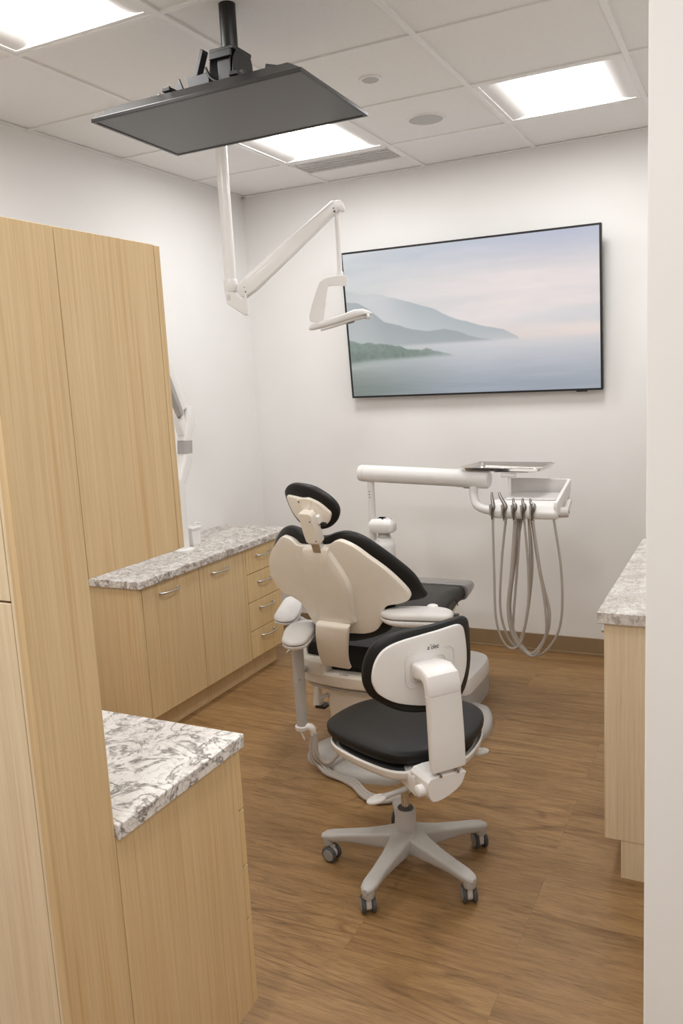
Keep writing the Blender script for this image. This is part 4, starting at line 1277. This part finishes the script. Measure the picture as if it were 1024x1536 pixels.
# stainless tray resting on the bracket
t = thing('instrument_tray', 'shiny stainless steel tray held above the instrument holder', 'tray', (1.83, -0.72, 1.14))
b = MB()
Ot = Vector((1.838, -0.715, 1.1400))
tu = Vector((0.994, -0.105, 0)).normalized()
tv = Vector((0.105, 0.994, 0)).normalized()
def tr(hx, hy, r, z_):
    return [Ot + tu * q[0] + tv * q[1] + Z * z_ for q in rrect(hx, hy, r, 6)]
b.loft([tr(0.020, 0.020, 0.019, 0.0018), tr(0.175, 0.100, 0.022, 0.0018), tr(0.186, 0.111, 0.026, 0.006), tr(0.193, 0.118, 0.028, 0.019), tr(0.202, 0.127, 0.032, 0.0215),
        tr(0.203, 0.128, 0.033, 0.0195), tr(0.195, 0.120, 0.030, 0.017), tr(0.189, 0.114, 0.028, 0.004), tr(0.176, 0.101, 0.024, 0.0), tr(0.020, 0.020, 0.019, 0.0)][::-1])
b.build('tray_pan', M_STEEL, t)

# ------------------------------------------------------------ operator stool
SB = Vector((1.900, -2.290, 0))
stool = thing('operator_stool', 'black and white wheeled operator stool in front of the dental chair', 'stool', SB)
ft = MB()
ft.lathe([(0.0335, 0.085), (0.034, 0.10), (0.0325, 0.205), (0.029, 0.212)], SB, seg=28)
ft.build('hub_column', M_GREYP, stool)
MB().lathe([(0.018, 0.045), (0.021, 0.05), (0.021, 0.09)], SB, seg=20).build('cylinder_foot', M_GREYP, stool)
MB().lathe([(0.026, 0.207), (0.026, 0.215), (0.02, 0.218)], SB, seg=20).build('column_gasket', M_RUBBER, stool)
MB().lathe([(0.0135, 0.210), (0.0135, 0.40)], SB, seg=20).build('gas_lift', M_CHROME, stool)
angs = [191, 266, 336, 45, 118]
cast_dir = [172, 306, 300, 312, 100]
for ang, cdir in zip(angs, cast_dir):
    a_ = math.radians(ang)
    d_ = Vector((math.cos(a_), math.sin(a_), 0))
    s_ = Vector((-math.sin(a_), math.cos(a_), 0))
    RL = 0.272
    rings = []
    for r_, w_, zt, zb in ((0.0, 0.040, 0.140, 0.085), (0.035, 0.040, 0.138, 0.075), (0.07, 0.033, 0.130, 0.072), (0.13, 0.027, 0.119, 0.074), (0.20, 0.024, 0.110, 0.076), (0.255, 0.025, 0.102, 0.072), (0.280, 0.021, 0.097, 0.070), (0.293, 0.010, 0.092, 0.072)):
        c_ = SB + d_ * r_ + Z * ((zt + zb) / 2)
        rings.append([c_ + s_ * (q[0] * (1.0 if q[1] > 0 else 0.86)) + Z * q[1] for q in rrect(w_, (zt - zb) / 2, 0.010, 3)])
    b = MB().loft(rings)
    E_ = SB + d_ * RL
    b.lathe([(0.017, 0.056), (0.019, 0.060), (0.020, 0.085)], E_, seg=16)
    b.build('base_leg', M_GREYP, stool)
    c2 = math.radians(cdir)
    f_ = Vector((math.cos(c2), math.sin(c2), 0))
    ax_ = Vector((-math.sin(c2), math.cos(c2), 0))
    wc = E_ - f_ * 0.012 + Z * 0.0275
    b = MB()
    b.lathe([(0.0085, 0.030), (0.0085, 0.062)], E_, seg=12)
    b.loft([[wc + ax_ * s3 + (f_ * math.cos(k * math.pi / 8) + Z * math.sin(k * math.pi / 8)) * r3 for k in range(16)] for s3, r3 in ((-0.009, 0.016), (-0.008, 0.019), (0.008, 0.019), (0.009, 0.016))])
    b.obox(wc + Z * 0.012 + f_ * 0.004, (f_, ax_, Z), (0.014, 0.008, 0.016))
    cs = b.build('caster', M_PAD, stool)
    for sg in (-1, 1):
        b = MB()
        b.lathe([(0.014, 0.0), (0.0255, 0.001), (0.0275, 0.004), (0.0275, 0.010), (0.024, 0.0135), (0.021, 0.0138)], wc + ax_ * sg * 0.0088, ax_ * sg, 28)
        wl = b.build('caster_wheel', M_RUBBER, cs)
        # hub disc belongs to the wheel's outer face
        o_h = MB().lathe([(0.0205, 0.0130), (0.0195, 0.0150), (0.001, 0.0160)], wc + ax_ * sg * 0.0088, ax_ * sg, 24)
        o_h.build('wheel_cap', M_HUB, cs)
# seat frame pan
seat_o = [(1.665, -2.365), (1.655, -2.30), (1.680, -2.19), (1.730, -2.120), (1.82, -2.075), (1.93, -2.045), (2.03, -2.040), (2.095, -2.080), (2.130, -2.150), (2.140, -2.250), (2.128, -2.350), (2.060, -2.445), (1.966, -2.505), (1.85, -2.480), (1.723, -2.420)]
sc_ = (1.905, -2.265)
so = cr([(p_[0] - sc_[0], p_[1] - sc_[1]) for p_ in seat_o], 5, True)
MB().pillow(so, (sc_[0], sc_[1], 0.492), X, Y, Z, 0.028, 0.046, p=3.0, smooth=0).build('seat', M_BLACK, stool)
po = [(q[0] * 0.96, q[1] * 0.96 - 0.004) for q in so]
b = MB()
def pan(s, z_, dx=0.012, dy=-0.018):
    return [Vector((sc_[0] + dx + q[0] * s, sc_[1] + dy + q[1] * s, z_)) for q in po]
b.loft([pan(0.35, 0.412), pan(0.72, 0.412), pan(0.92, 0.420), pan(0.985, 0.434), pan(1.0, 0.452), pan(0.985, 0.458), pan(0.955, 0.452), pan(0.93, 0.444), pan(0.3, 0.444)])
sp_ = b.build('seat_pan', M_WPLAST, stool)
b = MB()
b.loft([pan(0.40, 0.4455), pan(0.80, 0.4462), pan(0.90, 0.4462), pan(0.90, 0.449), pan(0.3, 0.449)])
b.build('seat_underside', M_RUBBER, sp_)
# mechanism
wa = math.radians(52)
SW = Vector((math.cos(wa), math.sin(wa), 0))
SBk = Vector((math.sin(wa), -math.cos(wa), 0))
b = MB()
b.loft([[SB + c_ + q[0] * Vector((0.75, 0.66, 0)) + q[1] * Vector((0.66, -0.75, 0)) for q in rrect(wx, wy, 0.015, 4)] for c_, wx, wy in
        ((Vector((0.02, -0.03, 0.352)), 0.035, 0.045), (Vector((0.02, -0.03, 0.38)), 0.06, 0.075), (Vector((0.01, -0.02, 0.418)), 0.09, 0.11))])
b.build('mechanism_housing', M_WPLAST, stool)
MO = Vector((2.05, -2.46, 0))
PC = MO + SBk * 0.10
br = MB()
poly = [(-0.115, 0.432), (-0.100, 0.500), (-0.050, 0.508), (-0.040, 0.490), (0.020, 0.487), (0.040, 0.508), (0.052, 0.508), (0.052, 0.468), (0.062, 0.462), (0.050, 0.425), (0.0, 0.400), (-0.062, 0.398), (-0.088, 0.412)]
poly = [(-0.058, 0.484), (0.052, 0.480), (0.056, 0.468), (0.038, 0.438), (-0.010, 0.416), (-0.052, 0.412), (-0.066, 0.440)]
br.prism(cr(poly, 3, True), PC, SW, Z, SBk, -0.085, 0.014)
br.build('rear_bracket', M_WPLAST, stool, bevel=0.010, seg=3)
b = MB()
b.loft([[c_ + SW * q[0] + Z * q[1] for q in rrect(w_, h_, 0.012, 3)] for c_, w_, h_ in ((PC - SBk * 0.06 + Z * 0.435 - SW * 0.012, 0.062, 0.035), (SB + Vector((0.03, -0.05, 0.400)), 0.055, 0.028))])
b.build('bracket_arm', M_WPLAST, stool, bevel=0.003)
b = MB()
b.lathe([(0.012, -0.088), (0.017, -0.085), (0.018, -0.075), (0.018, -0.055)], PC + Z * 0.440 - SBk * 0.02, SW, 18)
b.build('tension_knob', M_WPLAST, stool)
# stem: plate rising to the back
b = MB()
rings = []
for (bb_, zz_, w_, th, sh) in ((0.106, 0.498, 0.056, 0.0105, 0.003), (0.106, 0.515, 0.057, 0.0115, 0.003), (0.103, 0.600, 0.0565, 0.012, 0.003), (0.099, 0.690, 0.0555, 0.012, 0.002), (0.098, 0.722, 0.055, 0.0125, 0.0)):
    c_ = MO + SBk * bb_ + Z * zz_ + SW * sh
    rings.append([c_ + SW * q[0] + SBk * q[1] for q in rrect(w_, th, 0.007, 3)])
b.loft(rings)
b.build('back_stem', M_WPLAST, stool, bevel=0.0015)
b = MB()
rings = []
for bb_, zz_, w_, ang_, hh_ in ((0.098, 0.722, 0.0555, 90, 0.0135), (0.097, 0.744, 0.0555, 80, 0.0165), (0.088, 0.765, 0.054, 45, 0.019), (0.066, 0.776, 0.053, 10, 0.020), (0.035, 0.772, 0.050, 0, 0.023), (-0.006, 0.765, 0.045, 0, 0.024)):
    c_ = MO + SBk * bb_ + Z * zz_ + SW * 0.001
    a_ = math.radians(ang_)
    nn = Z * math.cos(a_) + SBk * math.sin(a_)
    rings.append([c_ + SW * q[0] + nn * q[1] for q in rrect(w_, hh_, 0.010, 3)])
b.loft(rings)
b.build('stem_top', M_WPLAST, stool, bevel=0.001)
b = MB()
b.obox(MO + SBk * 0.100 + Z * 0.488 + SW * 0.004, (SW, SBk, Z), (0.044, 0.006, 0.020))
b.build('slide_plate', M_NICKEL, stool, bevel=0.001)
for s in (-0.028, 0.030):
    MB().lathe([(0.006, 0), (0.006, 0.006), (0.004, 0.012), (0.001, 0.012)], MO + SBk * 0.107 + Z * 0.486 + SW * s, SBk, 12).build('slide_screw', M_CHROME, stool)
# backrest
bo = [(-0.178, 0.760), (-0.166, 0.820), (-0.135, 0.860), (-0.079, 0.880), (0.0, 0.884), (0.056, 0.884), (0.140, 0.886), (0.176, 0.880), (0.193, 0.858), (0.198, 0.79), (0.194, 0.725), (0.172, 0.664), (0.135, 0.628), (0.08, 0.617), (0.022, 0.620), (-0.068, 0.640), (-0.140, 0.683), (-0.168, 0.715)]
bk = [(-0.157, 0.765), (-0.146, 0.810), (-0.119, 0.845), (-0.070, 0.864), (0.0, 0.872), (0.056, 0.875), (0.130, 0.878), (0.156, 0.872), (0.168, 0.852), (0.176, 0.79), (0.172, 0.735), (0.152, 0.688), (0.122, 0.655), (0.07, 0.648), (0.005, 0.652), (-0.084, 0.676), (-0.136, 0.708), (-0.153, 0.735)]
bk = [(q[0] * 0.965 - 0.010, 0.763 + (q[1] - 0.763) * 0.97 - 0.001) for q in bk]
KS = 0.9
bc = MB().pillow(bo, MO - SBk * 0.022, SW, Z, -SBk, 0.030, 0.030, k=KS, p=2.6, smooth=4).build('backrest', M_BLACK, stool)
bsh = MB().pillow(bk, MO + SBk * 0.004, SW, Z, -SBk, 0.010, 0.006, k=KS, p=8, smooth=4).build('backrest_shell', M_WPLAST, stool)
b = MB()
rc_ = rrect(0.085, 0.052, 0.025, 5)
o1 = [MO + SW * (0.018 + q[0]) + Z * (0.767 + q[1]) + SBk * (0.0102 - KS * (0.018 + q[0]) ** 2) for q in rc_]
b.tube(o1, 0.0012, 6, closed=True)
rc_ = rrect(0.060, 0.034, 0.018, 5)
o1 = [MO + SW * (0.010 + q[0]) + Z * (0.765 + q[1]) + SBk * (0.0102 - KS * (0.010 + q[0]) ** 2) for q in rc_]
b.tube(o1, 0.0014, 6, closed=True)
b.build('shell_groove', M_PAD, bsh)
text_part('logo_mark', "a'dec", MO + SW * 0.006 + Z * 0.822 + SBk * 0.0100, SW, Z, 0.020, bsh, M_MARK, 0.25, 0.0004)
# hand levers
def lever(p0_, p1_, name):
    b = MB()
    dd = (Vector(p1_) - Vector(p0_)).normalized()
    b.tube([p0_, Vector(p0_) + dd * 0.03, Vector(p1_) - dd * 0.03, p1_], [0.013, 0.009, 0.008, 0.010], 14)
    o_ = b.build(name, M_GREYP, stool)
    b = MB()
    s_ = dd.cross(Z).normalized()
    b.pillow([(0.030 * math.cos(q * math.pi / 8) * (1.15 if math.cos(q * math.pi / 8) > 0 else 1.0), 0.022 * math.sin(q * math.pi / 8)) for q in range(16)], Vector(p1_) + dd * 0.012, dd, s_, s_.cross(dd) * -1 if s_.cross(dd).z < 0 else s_.cross(dd), 0.009, 0.009, p=2.4, smooth=0)
    b.build('lever_paddle', M_PAD, o_)
    b = MB()
    b.tube([Vector(p1_) + dd * (0.012 + 0.012 * math.cos(q * math.pi / 6)) + s_ * 0.010 * math.sin(q * math.pi / 6) + Z * 0.0095 for q in range(12)], 0.001, 6, closed=True)
    b.build('paddle_mark', M_WPLAST, o_)
lever((2.015, -2.455, 0.395), (1.925, -2.530, 0.372), 'tilt_lever')
lever((2.05, -2.25, 0.385), (2.105, -2.150, 0.375), 'height_lever')
